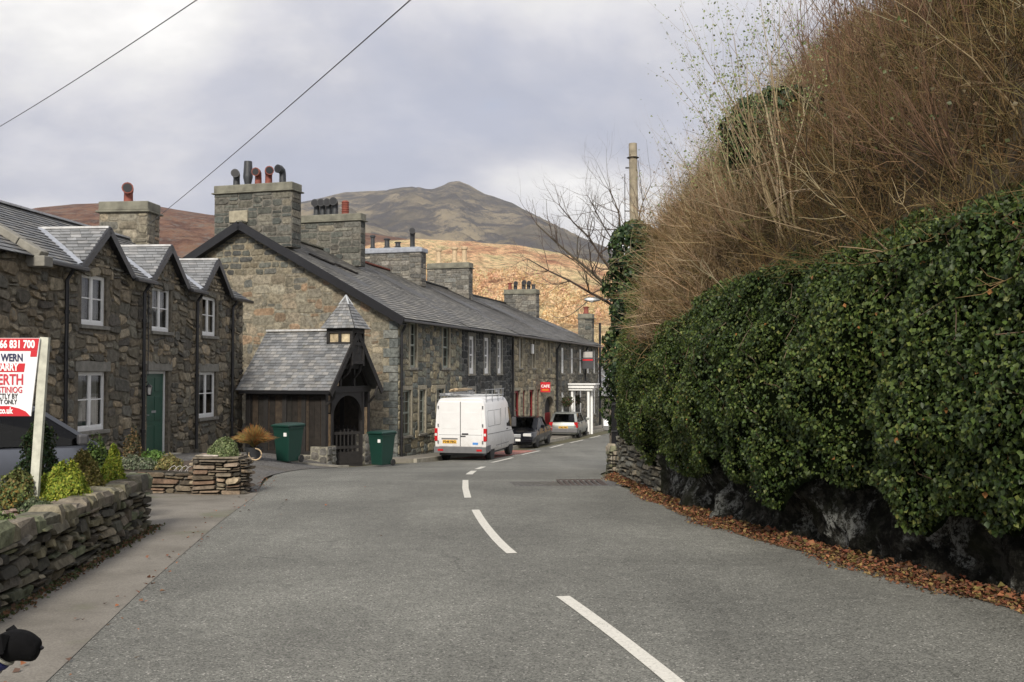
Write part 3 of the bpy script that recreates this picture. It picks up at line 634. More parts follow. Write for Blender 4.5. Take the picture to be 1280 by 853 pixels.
stones(mb,fr,0,XL,-.5,E,[(h[0]-.12,h[1]+.12,h[2]-.1,h[3]+(.22 if h[3]<3 else .0)) for h in holes],cell=(.13,.10),sizes=RUB,wts=RUBW,warp=.085,relief=.045,pal=PC)
for c,hw in wc:
    mb.face([fr(c-hw+.15,E,0),fr(c+hw-.15,E,0),fr(c,AP-.02,0)],(.16,.14,.105)); stones(mb,fr,c-hw,c+hw,E,AP,(),inside=lambda u,v,c=c,hw=hw:abs(u-c)<(hw-.12)*(AP-v)/(AP-E)-.03,cell=(.11,.09),sizes=((2,1),(3,1),(2,2),(1,1)),warp=.02,relief=.04,pal=PC)
building_shell(ct,XL,5.2,E); rgt=Fr((XL,0,0),(0,1,0)); mb.face([rgt(0,-.5),rgt(5.2,-.5),rgt(5.2,E),rgt(RDp,RH-.05),rgt(0,E)],(.17,.15,.11))
stones(mb,rgt,0,5.2,-.5,RH,(),inside=lambda u,v:v<E or v<E+(RH-E)*(1-abs(u-RDp)/RDp)-.1,cell=(.14,.12),sizes=RUB,warp=.04,pal=PC)
mb.build('wall','stone',ct)
mb=MB()
_sl=(RH-E+.1)/(RDp+.2); _cuts=[.12]+[q for c,hw in wc for q in (c-hw+.02,c+hw-.02)]+[XL+.12]
for k in range(len(_cuts)-1):
    y0=-.2 if k%2==0 else .06; z0=E-.10+_sl*(y0+.2); slates(mb,(_cuts[k],y0,z0),(_cuts[k+1],y0,z0),(_cuts[k+1],RDp,RH),(_cuts[k],RDp,RH),course=.17)
if 1: slates(mb,(XL+.12,5.4,E-.1),(.12,5.4,E-.1),(.12,RDp,RH),(XL+.12,RDp,RH),course=.3)
rf=mb.build('roof','slate',ct)
mb=MB(); mb.bar((.1,RDp,RH+.03),(XL+.12,RDp,RH+.03),.26,.05); mb.build('ridge_cap','slate',rf)
mb=MB()
for k in range(6):
    a=k/6; b=(k+1)/6-.006; p=Vector((0,-.3,E-.12)).lerp(Vector((0,RDp,RH+.02)),a); q=Vector((0,-.3,E-.12)).lerp(Vector((0,RDp,RH+.02)),b); mb.bar(p+Vector((0,0,.08)),q+Vector((0,0,.08)),.32,.16)
mb.box((-.18,-.42,E-.28),(.16,.0,E-.06)); mb.build('verge_coping','stone_trim_grey',ct,bevel=.02)
for i,(c,hw) in enumerate(wc):
    sl=(RH-E+.1)/(RDp+.2)       # main roof slope
    yb=(AP+.07-(E-.1))/sl-.2     # where dormer ridge meets the roof
    dm=MB(); e=.28; 
    yl=(E-.05-(E-.1))/sl-.2
    pal=((.20,.205,.21),(.17,.175,.18),(.23,.23,.23)) if True else None
    A=Vector((c-hw,-.16,E-.02)); B=Vector((c-hw,yl+.02,E-.02)); T0=Vector((c,-.16,AP+.07)); T1=Vector((c,yb,AP+.07))
    slates(dm,B,A,T0,T1,course=.16,width=.24,pal=pal); A2=Vector((c+hw,-.16,E-.02)); B2=Vector((c+hw,yl+.02,E-.02)); slates(dm,A2,B2,T1,T0,course=.16,width=.24,pal=pal)
    dr=dm.build('dormer_roof','slate',ct)
    dm=MB()
    for A_,s in ((A,-1),(A2,1)): dm.bar(A_+Vector((s*.06,-.02,-.11)),T0+Vector((0,-.02,-.06)),.035,.17,up=(0,-1,0) if False else (0,0,1)); dm.bar(A_+Vector((s*.10,-.0,-.09)),T0+Vector((0,.0,.02)),.07,.03)
    dm.build('bargeboard','black_paint',dr)
    dm=MB(); dm.bar(T0+Vector((0,0,.02)),T1+Vector((0,0,.02)),.12,.05); dm.build('ridge_cap','slate',dr)
    dm=MB(); n_=Vector((0,-sl,1)).normalized()
    Lp=[B+Vector((-.02,0,.0)),T1+Vector((0,.02,0))]
    dm.face([A+Vector((-.13,.06,-.01)),A+Vector((.0,.0,.035)),T1+Vector((.0,-.08,.035)),T1+Vector((-.12,.10,.045))]); 
    dm.build('flashing','lead',dr)
for i,h in enumerate(holes):
    if i==4: continue
    window(ct,fr,*h,curt=True,lint='stone_trim_grey' if i>2 else None,surround=None)
door(ct,fr,*holes[4])
mb=MB(); h=holes[4]; fbox(mb,fr,h[0]-.2,h[1]+.2,h[3]+.002,h[3]+.26,-.05,.03); mb.build('lintel','stone_trim_grey',ct,bevel=.015)
mb=MB(); fbox(mb,fr,h[0]-.1,h[1]+.1,-.12,.02,-.1,.35); mb.build('doorstep','kerb',ct,bevel=.01)
# carriage lantern beside the door
mb=MB(); lx=h[0]-.22; c=fr(lx,1.72,.16); mb.tube([fr(lx,1.9,.02),fr(lx,1.95,.12),c+Vector((0,0,.16))],.012,6); mb.lathe([(.03,.16),(.09,.1),(.09,.09)],c,6); mb.lathe([(.04,-.13),(.07,-.1),(.04,-.13)],c,6)
for k in range(4): a=k*math.pi/2; mb.bar(c+Vector((.05*math.cos(a),.05*math.sin(a),-.12)),c+Vector((.08*math.cos(a),.08*math.sin(a),.1)),.01)
ln=mb.build('wall_lantern','black_paint',ct); mb=MB(); mb.lathe([(.04,-.11),(.07,.09)],c,6); mb.build('lantern_glass','lamp_clear',ln)
edges=[(.3,wc[0][0]-wc[0][1]),(wc[0][0]+wc[0][1],wc[1][0]-wc[1][1]),(wc[1][0]+wc[1][1],wc[2][0]-wc[2][1]),(wc[2][0]+wc[2][1],XL+.15)]
for a,b in edges:
    mb=MB(); mb.bar((a,-.27,E-.15),(b,-.27,E-.15),.11,.09); mb.build('gutter','black_paint',ct,bevel=.02)
for yy in (22.2,25.95,29.35,32.15):
    pipe(ct,[(cx(yy),-.24,E-.2),(cx(yy),-.1,E-.42),(cx(yy),-.1,.0)])
pipe(ct,[(cx(26.3),-.05,4.3),(cx(26.3),-.05,2.1)],.012,'dark_metal','cable')
cc=cx(30.9)
ch=stack(ct,cc-.42,cc+.42,RDp-.65,RDp+.85,5.3,7.0,PG,[],mortar=(.2,.18,.14))
pot(ct,ch,cc,RDp+.15,7.34,'elbow',.5,'terracotta',1.2,math.radians(200))
# ---- long terrace
RZT=math.atan2(.9568,.2907)
def eav(u): return 5.37-.006*u
def rdg(u): return float(np.interp(u,[0,6.8,14.3,22.7,34.5],[8.9,8.62,8.36,8.08,7.98]))
RW=6.37
def terr_house(ua,ub,label,name='terraced_house'):
    p=C0+dT*ua; return thing(name,label,'terraced house',(p[0],p[1],CAMZ-3.3),RZT,'houses of the long stone terrace')
def terr_roof(t,ua,ub,ov0=0,ov1=0,pal=None,rid='terracotta',course=.21):
    X=ub-ua; a=-ov0; b=X+ov1-.004; y0=-.32; f=y0/RW
    def EZ(u): return eav(u+ua)+(rdg(u+ua)-eav(u+ua))*f
    pal=pal or ((.125,.12,.11),(.155,.15,.135),(.10,.098,.092),(.19,.18,.155))
    mb=MB(); slates(mb,(a,y0,EZ(0)+.03),(b,y0,EZ(X)+.03),(b,RW,rdg(ub)+.03),(a,RW,rdg(ua)+.03),course=course,width=.30,pal=pal,sag=.05)
    slates(mb,(b,2*RW+.3,EZ(X)+.03),(a,2*RW+.3,EZ(0)+.03),(a,RW,rdg(ua)+.03),(b,RW,rdg(ub)+.03),course=.5,width=.6,pal=pal)
    rf=mb.build('roof','slate',t)
    mb=MB(); n=int(X/.45)
    for k in range(n):
        u=a+(b-a)*k/n; u2=a+(b-a)*(k+1)/n-.01; mb.bar((u,RW,rdg(ua+max(u,0))+.09),(u2,RW,rdg(ua+max(u2,0))+.09),.24,.06)
    mb.build('ridge_tiles',rid,rf); 
    mb=MB(); mb.bar((a,y0-.02,EZ(0)-.05),(b,y0-.02,EZ(X)-.05),.12,.10); mb.build('gutter','black_paint',t,bevel=.02)
    mb=MB(); mb.bar((a,-.16,EZ(0)-.04),(b,-.16,EZ(X)-.04),.26,.03); mb.build('soffit','timber_black',t)
    return rf
def terr_wall(t,ua,ub,holes,pal,mort,m='stone',gl=False,gr=False,sizes=ASH,warp=.012,cell=(.125,.11)):
    X=ub-ua; Ez=eav(ua)-.02; mb=MB(); wall_face(mb,fr,0,X,-.8,Ez,holes,.32,mort)
    stones(mb,fr,0,X,-.8,Ez,[(h[0]-.1,h[1]+.1,h[2]-.06,h[3]+.12) for h in holes],cell=cell,sizes=sizes,warp=warp,relief=.028,pal=pal)
    building_shell(t,X,2*RW,Ez,-.8,mort)
    if gl:
        g=Fr((0,2*RW,0),(0,-1,0)); mb.face([g(0,-.8),g(2*RW,-.8),g(2*RW,Ez),g(RW,rdg(ua)-.08),g(0,Ez)],(.215,.19,.14))
        ins=lambda u,v: v<Ez-.05 or v<Ez+(rdg(ua)-Ez)*(1-abs(u-RW)/RW)-.13
        stones(mb,g,0,2*RW-.3,-.8,rdg(ua),(),inside=lambda u,v:ins(u,v) and (v<Ez+1.6),cell=(.15,.12),sizes=((3,2),(4,2),(2,1),(3,1),(5,3),(4,3),(2,2),(3,3)),warp=.07,relief=.011,pal=PG,gap=.010)
        stones(mb,g,0,2*RW-.3,-.8,rdg(ua),(),inside=lambda u,v:ins(u,v) and v>=Ez+1.62,cell=(.115,.12),sizes=((3,2),(4,2),(3,2),(5,2)),warp=.03,relief=.02,pal=((.10,.10,.09),(.13,.13,.11),(.20,.17,.12),(.08,.08,.075)),gap=.02)
        # dark quoins at the road corner
        z=-.8;k=0
        while z<Ez-.3:
            hq=R.uniform(.24,.36); w_=.55 if k%2 else .32; c=R.choice(((.14,.15,.14),(.18,.185,.17),(.11,.12,.115)))
            fbox(mb,g,2*RW-w_,2*RW+.012,z+.012,z+hq-.012,-.02,.035,c); z+=hq;k+=1
    if gr:
        g=Fr((X,0,0),(0,1,0)); mb.face([g(0,-.8),g(2*RW,-.8),g(2*RW,Ez),g(RW,rdg(ub)-.08),g(0,Ez)],mort)
    return mb.build('wall',m,t)
def uh(px0,px1,ua):
    def U(px): k=(px-640)/F; return (37*k+4.13)/(.2907-.9568*k)
    return U(px0)-ua,U(px1)-ua
# H1
ua,ub=0,6.85; h1=terr_house(ua,ub,'end house of the terrace with the tall gable and the biggest chimney')
hs=[(*uh(512.3,520.3,0),3.46,5.14),(*uh(553,561.2,0),3.46,5.14),(*uh(503.5,513.8,0),.95,2.62),(*uh(524,531.5,0),.95,2.62),(3.9,4.7,.95,2.62),(5.4,6.3,.05,2.4)]
terr_wall(h1,ua,ub,hs,P1,(.22,.20,.16),gl=True)
for h in hs[:5]: window(h1,fr,*h,style='sash',fm='green_grey_paint',bars=(1,1),surround='stone_trim',sill='stone_trim_grey')
door(h1,fr,*hs[5],m='green_grey_paint',fm='green_grey_paint')
rf=terr_roof(h1,ua,ub,ov0=.34,rid='render_cap')
mb=MB(); yy=[-.36,RW,2*RW+.36]
for y0,y1,z0,z1 in ((-.36,RW,eav(0)-.20,rdg(0)+.02),(2*RW+.36,RW,eav(0)-.20,rdg(0)+.02)): mb.bar((-.36,y0,z0-.06),(-.36,y1,z1-.07),.05,.30); mb.bar((-.18,y0,z0-.19),(-.18,y1,z1-.2),.36,.02)
mb.build('bargeboard','black_paint',rf)
mb=MB()
for (a,b,c,d) in ((1.9,4.6,2.9,4.0),(3.3,4.2,4.2,3.6)): # ladders of moss clumps / roof battens lying on the slates
    def rp3(u,y): return Vector((u,y,eav(u)+(rdg(u)-eav(u))*y/RW+.09))
    mb.bar(rp3(a,b),rp3(c,d),.12,.05)
mb.build('roof_plank','timber_black',rf)
pipe(h1,[(-.0+.16,-.26,5.05),(.16,-.09,4.7),(.16,-.09,-.0)],.05)
ch=stack(h1,.06,.78,4.36,7.68,8.0,10.12,PK,[(6.95,'elbow',.55,'dark_pot',1.15,math.radians(200)),(6.45,'tall',.95,'dark_pot',1.1),(6.0,'elbow',.55,'terracotta',1.15,math.radians(190)),(5.55,'elbow',.58,'terracotta',1.2,math.radians(215)),(4.95,'elbow',.62,'dark_pot',1.15,math.radians(170))],cell=(.2,.14))
mb=MB(); mb.box((-.02,6.2,9.0),(.055,7.0,9.45)); mb.build('render_patch','stone_trim',ch,bevel=.02)
ch=stack(h1,6.35,7.15-.32,4.5,7.6,7.9,9.88,PK,[(6.75,'elbow',.62,'dark_pot',1.2,math.radians(190)),(6.45,'elbow',.62,'dark_pot',1.2,math.radians(190)),(6.15,'elbow',.62,'dark_pot',1.2,math.radians(190)),(5.85,'elbow',.66,'dark_pot',1.25,math.radians(190)),(5.35,'ringed',.6,'terracotta',1)],cell=(.2,.14))
# H2
ua,ub=6.85,14.3; h2=terr_house(ua,ub,'terraced house of near black stone with three white sash windows above the white van')
hs=[(*uh(586,593,ua),3.22,4.86),(*uh(605,611.5,ua),3.22,4.86),(*uh(621.5,627,ua),3.22,4.86),(.8,1.7,.95,2.5),(2.6,3.5,.05,2.4),(4.6,5.5,.95,2.5)]
terr_wall(h2,ua,ub,hs,P2,(.15,.15,.14),m='dark_stone')
for i,h in enumerate(hs):
    if i==4: door(h2,fr,*h,m='black_paint')
    else: window(h2,fr,*h,style='sash',bars=(1,1),rec=.05,surround='stone_trim_grey',fw=.15)
terr_roof(h2,ua,ub,rid='terracotta'); pipe(h2,[(ub-ua-.9,-.3,4.95),(ub-ua-.25,-.1,4.45),(ub-ua-.25,-.1,.0)],.05)
stack(h2,ub-ua-.72,ub-ua-.02,4.6,8.0,7.6,9.32,PKL,[(7.4,'plain',.7,'dark_pot',1),(6.6,'plain',.5,'dark_pot',1.2),(6.0,'plain',.3,'dark_pot',1.2),(5.2,'elbow',.95,'dark_pot',1.1,math.radians(200))],capm='lead',capk='lead')
# H3
ua,ub=14.3,22.75; h3=terr_house(ua,ub,'terraced shop of warm stone with red framed windows and a red arched doorway')
Ua,Ub=uh(681,692.3,ua)
hs=[(*uh(649,652.5,ua),3.5,5.0),(*uh(665.5,668.3,ua),3.5,5.0),(*uh(684.3,686.8,ua),3.5,5.0),(*uh(642.8,649.5,ua),.35,2.35),(*uh(654,657,ua),.0,2.35),(*uh(661.3,667,ua),.35,2.35),(*uh(672,674.6,ua),.0,2.35)]
ah=(Ua,Ub,-.35,2.0)
terr_wall(h3,ua,ub,hs+[ah],P3,(.26,.23,.17))
for i,h in enumerate(hs):
    if i<3: window(h3,fr,*h,style='sash',bars=(0,0),rec=.09,fw=.09,surround='stone_trim')
    elif i in (3,5):
        w=window(h3,fr,*h,style='sash',fm='red_paint',bars=(0,0),fw=.12,rec=.08,surround='stone_trim',curt=False); mb=MB(); fbox(mb,fr,h[0]+.12,h[1]-.12,h[2]+.2,h[2]+1.15,-.2,-.17); mb.build('blind','white_paint',w)
        mb=MB(); fbox(mb,fr,h[0]+.12,h[1]-.12,h[2]+1.3,h[3]-.12,-.2,-.17); mb.build('fascia','rusty',w)
    else: door(h3,fr,*h,m='red_paint',fm='red_paint')
# arched head
mb=MB(); uc=(Ua+Ub)/2; hw=(Ub-Ua)/2
pts=[(uc+hw*math.cos(math.pi*k/10),1.32+hw*.62*math.sin(math.pi*k/10)) for k in range(11)]
for (a,b) in zip(pts,pts[1:]): mb.face([fr(*a,.005),fr(a[0],2.02,.005),fr(b[0],2.02,.005),fr(*b,.005)],(.26,.23,.17)); mb.face([fr(*a,.005),fr(*b,.005),fr(*b,-.25),fr(*a,-.25)],(.2,.18,.14))
mb.build('archway','stone',h3)
mb=MB(); fbox(mb,fr,Ua,uc-.01,-.35,1.0,-.3,-.22); fbox(mb,fr,uc+.01,Ub,-.35,1.0,-.3,-.22)
for k in range(8): fbox(mb,fr,Ua+.1+k*(Ub-Ua-.2)/8,Ua+.12+k*(Ub-Ua-.2)/8,-.35,1.0,-.219,-.21)
mb.build('arched_door','red_paint',h3); mb=MB(); mb.face([fr(Ua,1.0,-.27),fr(Ub,1.0,-.27),fr(Ub,2.0,-.27),fr(Ua,2.0,-.27)]); mb.build('fanlight','interior',h3)
terr_roof(h3,ua,ub,rid='dark_pot',pal=((.10,.097,.088),(.12,.115,.105),(.085,.083,.078),(.145,.135,.12)))
sx,_=uh(679,680,ua)
sg=MB(); sg.bar(fr(sx-.8,2.95,.02),fr(sx-.8,2.95,.95),.04); sg.bar(fr(sx-.8,2.3,.02),fr(sx-.8,2.95,.6),.025); sgo=sg.build('sign_bracket','black_paint',h3)
sg=MB(); sf=Fr(fr(sx-.83,2.2,.08),(0,-1,0)); fbox(sg,sf,0,.54,0,.54,-.03,.03); sb=sg.build('sign_board','sign_red',h3); 
Tm=Matrix.Translation(sf(.27,.26,.034))@Matrix(((0,0,-1,0),(-1,0,0,0),(0,1,0,0),(0,0,0,1))); text('CAFE',.205,'text_white',h3,Tm,.006,'CENTER')
Tm=Matrix.Translation(sf(.4,.12,.034))@Matrix(((0,0,-1,0),(-1,0,0,0),(0,1,0,0),(0,0,0,1))); mb=MB(); fbox(mb,sf,.09,.45,.07,.17,.031,.036); mb.build('sign_stripe','lamp_orange',h3)
mb=MB(); ax,_=uh(662.5,663,ua); fbox(mb,fr,ax,ax+.32,4.25,4.75,.03,.14); mb.build('alarm_box','white_paint',h3,bevel=.02)
stack(h3,ub-ua-.05-.7,ub-ua-.05,5.0,7.6,7.4,9.35,PKL,[(7.0,'plain',.9,'buff_pot',1.4),(6.0,'plain',.95,'buff_pot',1.4),(5.4,'plain',.95,'buff_pot',1.4)])
# H4
ua,ub=22.75,34.5; h4=terr_house(ua,ub,'public house at the far end of the terrace with a white pillared porch')
px5=[(701.8,705),(713.8,716.6),(724.4,727),(734.2,736.3),(742.2,744)]
hs=[(*uh(a,b,ua),3.22,4.72) for a,b in px5]+[(*uh(701.8,705,ua),.3,2.1),(*uh(711.5,713.2,ua),.3,2.1),(*uh(717.5,721.5,ua),-.3,2.1),(*uh(725,727,ua),.5,2.1),(*uh(742.2,744,ua),.5,2.1)]
terr_wall(h4,ua,ub,hs,P4,(.14,.13,.11),gr=True)
for i,h in enumerate(hs):
    if i==7: door(h4,fr,*h,m='black_paint')
    else: window(h4,fr,*h,style='sash',bars=(1,1),rec=.04,surround=None,fw=.2)
terr_roof(h4,ua,ub,ov1=.3,rid='dark_pot',pal=((.10,.097,.088),(.12,.115,.105),(.085,.083,.078),(.145,.135,.12)))
U0,_=uh(712.5,713,ua); U1,_=uh(731,732,ua); U1-=4.0; 
pr=MB(); fbox(pr,fr,U0-.5,U1+.3,2.18,2.32,.03,1.5); fbox(pr,fr,U0-.6,U1+.4,2.32,2.52,.03,1.6); fbox(pr,fr,U0-.7,U1+.5,2.521,2.60,.03,1.72); pc=pr.build('porch','white_paint',h4,bevel=.01)
for u_,o_ in ((U0-.3,1.2),(U1+.1,1.3),(U1+.1,.2),(U0-.3,.2)):
    mb=MB(); c=fr(u_,0,o_); mb.tube([(c.x,c.y,-.45),(c.x,c.y,2.179)],.085,10); mb.build('porch_pillar','white_paint',pc,smooth=True)
pu,_=uh(694,695,ua); pipe(h4,[(.12,-.28,4.9),(.12,-.09,4.6),(.12,-.09,.0)],.05)
mu,_=uh(730,731,ua); pipe(h4,[(mu,-.28,4.9),(mu,-.09,4.6),(mu,-.09,2.7)],.045)
# agent's board fixed between the upper windows
mb=MB(); bu,_=uh(727.3,728,ua); bf=Fr(fr(bu-.5,3.3,.5),(0,-1,0)); fbox(mb,bf,-.35,.35,.2,1.3,-.02,.02); bb=mb.build('sale_board','plastic',h4)
mb=MB(); fbox(mb,bf,-.31,.31,.90,1.26,.021,.026); mb.build('board_panel','curtain',bb); mb=MB(); fbox(mb,bf,-.33,.33,.70,.80,.021,.027); mb.build('board_stripe','sign_red',bb)
mb=MB(); mb.bar(bf(0,.7,-.05)+Vector((0,.9,0)),bf(0,.7,-.05),.05); mb.build('board_bracket','black_paint',bb)
stack(h4,ub-ua-1.1,ub-ua-.3,4.1,6.4,7.0,8.65,PKL,[(6.1,'plain',.5,'terracotta',1.2),(5.7,'elbow',.5,'dark_pot',1.1,3.5),(5.1,'elbow',.55,'dark_pot',1.2,3.5),(4.75,'elbow',.5,'dark_pot',1.1,3.5),(4.4,'plain',.35,'dark_pot',1.1)],cell=(.2,.15))
stack(h4,ub-ua-.9,ub-ua-.2,.25,1.2,4.9,6.9,PK,[(.72,'plain',.5,'terracotta',1.5)],cell=(.2,.15))
# stonework etc. of hanging baskets
def basket(px,py,dep,lab):
    c=at(px,py,dep); t=thing('hanging_basket',lab,'hanging basket',tuple(c),0,'hanging baskets on the public house')
    mb=MB(); mb.lathe([(.05,-.28),(.16,-.22),(.22,-.1),(.24,0)],(0,0,0),10); mb.build('basket','basket',t)
    mb=MB()
    for k in range(3): a=k*2.1; mb.tube([(.22*math.cos(a),.22*math.sin(a),0),(0,0,.55)],.008,4)
    mb.bar((0,0,.55),(-.8,.26,.6),.03); mb.build('chain','black_paint',t)
    P=unit(rng.normal(size=(420,3)))*rng.uniform(.2,.42,(420,1))*np.array([1,1,.75]); V,Fc,Cc=leaves(P,unit(P+rng.normal(size=P.shape)*.5),unit(rng.normal(size=P.shape)+[0,0,-.4]),rng.uniform(.08,.14,420),pick(((.05,.07,.025),(.09,.06,.03),(.12,.07,.05),(.04,.06,.02)),420))
    np_obj('foliage',V,Fc,Cc,'leaf',t)
basket(708,502,60.5,'hanging basket of faded brown plants left of the white porch'); basket(719,500,63,'green hanging basket under the white porch roof')
# small slate-roofed building past the terrace
fo=at(753,530,84); fh=thing('stone_shed','low stone outbuilding with a slate roof beyond the end of the terrace','outbuilding',(fo.x-2,84,CAMZ-4.1),RZT-1.2)
mb=MB(); hol=[(5.2,6.0,1.1,1.9)]; fs=Fr((0,0,0),(1,0,0)); wall_face(mb,fs,0,9,-.3,2.3,hol,.2,(.09,.085,.07)); stones(mb,fs,0,9,-.3,2.3,hol,cell=(.16,.12),sizes=ASH,warp=.03,pal=((.08,.075,.06),(.11,.10,.08),(.06,.06,.05)))
mb.box((0,4.7,-.3),(9,5,2.3),(.09,.085,.07)); mb.face([(0,5,-.3),(0,0,-.3),(0,0,2.3),(0,2.5,4.7),(0,5,2.3)],(.1,.09,.07)); mb.face([(9,0,-.3),(9,5,-.3),(9,5,2.3),(9,2.5,4.7),(9,0,2.3)],(.1,.09,.07)); mb.build('wall','dark_stone',fh)
mb=MB(); slates(mb,(-.2,-.25,2.1),(9.2,-.25,2.1),(9.2,2.5,4.8),(-.2,2.5,4.8),pal=((.16,.165,.17),(.19,.19,.19),(.14,.14,.14))); slates(mb,(9.2,5.25,2.1),(-.2,5.25,2.1),(-.2,2.5,4.8),(9.2,2.5,4.8)); mb.build('roof','slate',fh)
window(fh,fs,*hol[0],curt=False)
# ---- lychgate
lg=thing('lychgate','dark timber lychgate with a slate roof, little pyramid turret and pointed gateway arch','lychgate',(-5.6,31.5,CAMZ-2.95),RZT)
W,Ld,ez,rz_=3.8,3.2,2.36,4.28
SP=((.17,.175,.18),(.20,.20,.20),(.145,.15,.155),(.23,.225,.215))
mb=MB(); slates(mb,(0,Ld+.1,ez),(0,0,ez),(W/2,0,rz_),(W/2,Ld+.1,rz_),course=.135,width=.2,pal=SP); slates(mb,(W,0,ez),(W,Ld+.1,ez),(W/2,Ld+.1,rz_),(W/2,0,rz_),course=.135,width=.2,pal=SP)
rf=mb.build('roof','slate',lg); mb=MB()
for k in range(5): mb.bar((W/2,.9+k*.48,rz_+.045),(W/2,.9+k*.48+.47,rz_+.045),.2,.06)
mb.build('ridge_tiles','slate',rf)
mb=MB()
for x in (-.02,W+.02): mb.bar((x,-.04,ez-.10),(W/2,-.04,rz_-.06),.05,.2)
mb.build('bargeboard','timber_black',rf)
mb=MB(); mb.bar((.05,0,ez-.05),(.05,Ld,ez-.05),.08,.09); mb.build('gutter','black_paint',lg)
# side wall, facing the camera (plane x=.35)
sf=Fr((.35,Ld-.1,0),(0,-1,0)); SL=Ld-.4
mb=MB()
for u in (0,.62,1.28,1.95,SL-.16): fbox(mb,sf,u,u+.15,.42,ez-.02,-.1,.03)
fbox(mb,sf,0,SL,.36,.46,-.11,.04); fbox(mb,sf,0,SL,ez-.14,ez-.01,-.11,.045)
mb.build('timber_frame','timber_black',lg,bevel=.008)
mb=MB()
for i in range(14):
    u=SL*i/14; g=R.uniform(.7,1.3); c=R.choice(((.022,.018,.015),(.016,.014,.012),(.042,.031,.022),(.012,.011,.010))); fbox(mb,sf,u+.005,u+SL/14-.005,.45,ez-.1,-.06,-.02+R.uniform(-.01,.01),tuple(v*g for v in c))
mb.build('boarding','wood',lg)
def plinth(a,b,c,d,z1): 
    m_=MB(); m_.box((a,c,-.35),(b,d,z1),(.25,.235,.19))
    for f_,U in ((Fr((a,d,-.35),(0,-1,0)),d-c),(Fr((a,c,-.35),(1,0,0)),b-a),(Fr((b,c,-.35),(0,1,0)),d-c)): stones(m_,f_,0,U,0,z1+.33,cell=(.13,.13),sizes=((2,2),(3,2),(2,1)),warp=.02,relief=.03,pal=PKL)
    return m_.build('plinth','stone',lg)
plinth(.3,.55,.8,Ld,.36); plinth(.25,.85,.2,.78,.62); plinth(2.95,3.6,.2,.85,.85); plinth(3.2,3.55,.86,Ld,.4)
for (x,y) in ((.35,.3),(.72,.3),(2.98,.3),(3.42,.3),(.35,Ld-.2),(3.42,Ld-.2),(3.42,1.2),(3.42,2.2)): mb=MB(); mb.box((x,y,.4),(x+.15,y+.15,ez+.05)); mb.build('post','timber_black',lg,bevel=.006)
mb=MB(); mb.box((.3,.28,ez-.08),(3.6,.46,ez+.12)); mb.box((.85,.29,3.05),(2.95,.44,3.2)); mb.bar((.2,.36,ez),(W/2,.36,rz_-.1),.12,.14); mb.bar((W-.2,.36,ez),(W/2,.36,rz_-.1),.12,.14)
mb.bar((W/2-.5,.36,ez),(W/2-.5,.36,3.6),.1,.1,up=(0,1,0)); mb.bar((W/2+.5,.36,ez),(W/2+.5,.36,3.6),.1,.1,up=(0,1,0))
for s in (-1,1):  # braces holding the turret
    mb.tube([(W/2+s*.42,.3,2.75),(W/2+s*.38,.1,2.95),(W/2+s*.38,-.03,3.35)],.05,6)
    mb.tube([(W/2+s*1.55,.3,1.9),(W/2+s*1.5,.05,2.15),(W/2+s*1.62,-.02,2.5)],.045,6)
mb.build('front_frame','timber_black',lg,bevel=.006)
for a_,b_,c_ in (((.51,.33,.62),(.71,.40,1.62),(.30,.20,.11)),((3.14,.33,.85),(3.41,.40,1.75),(.34,.24,.14)),((.51,.34,1.66),(.71,.40,2.2),(.14,.10,.06)),((1.0,.34,2.5),(1.3,.38,3.0),(.30,.22,.13))): mb=MB(); mb.box(a_,b_,c_); mb.build('oak_panel','wood',lg)
# pointed arch board
mb=MB(); ax0,ax1=.87,2.97; xc=(ax0+ax1)/2; hw=(ax1-ax0)/2; af=Fr((0,.40,0),(1,0,0)); zs=1.45; top=2.18
pts=[]
for k in range(9):
    t=k/8; pts.append((ax0+hw*(1-math.cos(t*math.pi/2))*1.0 if True else 0, zs+(top-zs)*math.sin(t*math.pi/2)))
pts=pts+[(2*xc-a,b) for a,b in pts[::-1][1:]]
for a,b in zip(pts,pts[1:]):
    for n0,n1 in ((0,.08),):
        mb.mesh([af(a[0],a[1],n0),af(b[0],b[1],n0),af(b[0],ez-.05,n0),af(a[0],ez-.05,n0),af(a[0],a[1],n1),af(b[0],b[1],n1),af(b[0],ez-.05,n1),af(a[0],ez-.05,n1)],[(4,5,6,7),(0,1,5,4),(3,2,1,0)])
mb.build('arch','timber_black',lg)
mb=MB(); mb.box((.5,Ld-.14,.0),(3.5,Ld-.08,ez),(.03,.026,.02)); mb.box((3.44,.5,.3),(3.5,Ld-.15,ez),(.05,.04,.03)); mb.face([(.5,Ld-.1,ez),(3.4,Ld-.1,ez),(W/2,Ld-.1,rz_-.1)],(.03,.026,.02)); mb.build('back_boarding','wood',lg)
mb=MB(); gf=Fr((.9,.42,0),(.75,-.66,0)); 
for k in range(8): fbox(mb,gf,.05+k*.13,.09+k*.13,-.1,1.15-.04*abs(k-3.5),-.02,.02)
for z in (0.02,.5,.95): fbox(mb,gf,0,1.06,z,z+.09,-.03,.03)
fbox(mb,gf,-.02,.06,-.1,1.25,-.035,.035); fbox(mb,gf,1.0,1.08,-.1,1.38,-.035,.035); fbox(mb,gf,.06,1.0,-.1,.4,-.012,.012); mb.build('gate','timber_black',lg)
mb=MB(); gf2=Fr((2.92,.5,0),(-.15,.98,0))
for k in range(8): fbox(mb,gf2,.05+k*.13,.09+k*.13,-.1,1.15,-.02,.02)
for z in (.02,.5,.95): fbox(mb,gf2,0,1.06,z,z+.09,-.03,.03)
mb.build('gate','timber_black',lg)
mb=MB(); mb.box((.9,.9,1.15),(.93,1.2,1.6)); mb.build('notice','white_paint',lg)
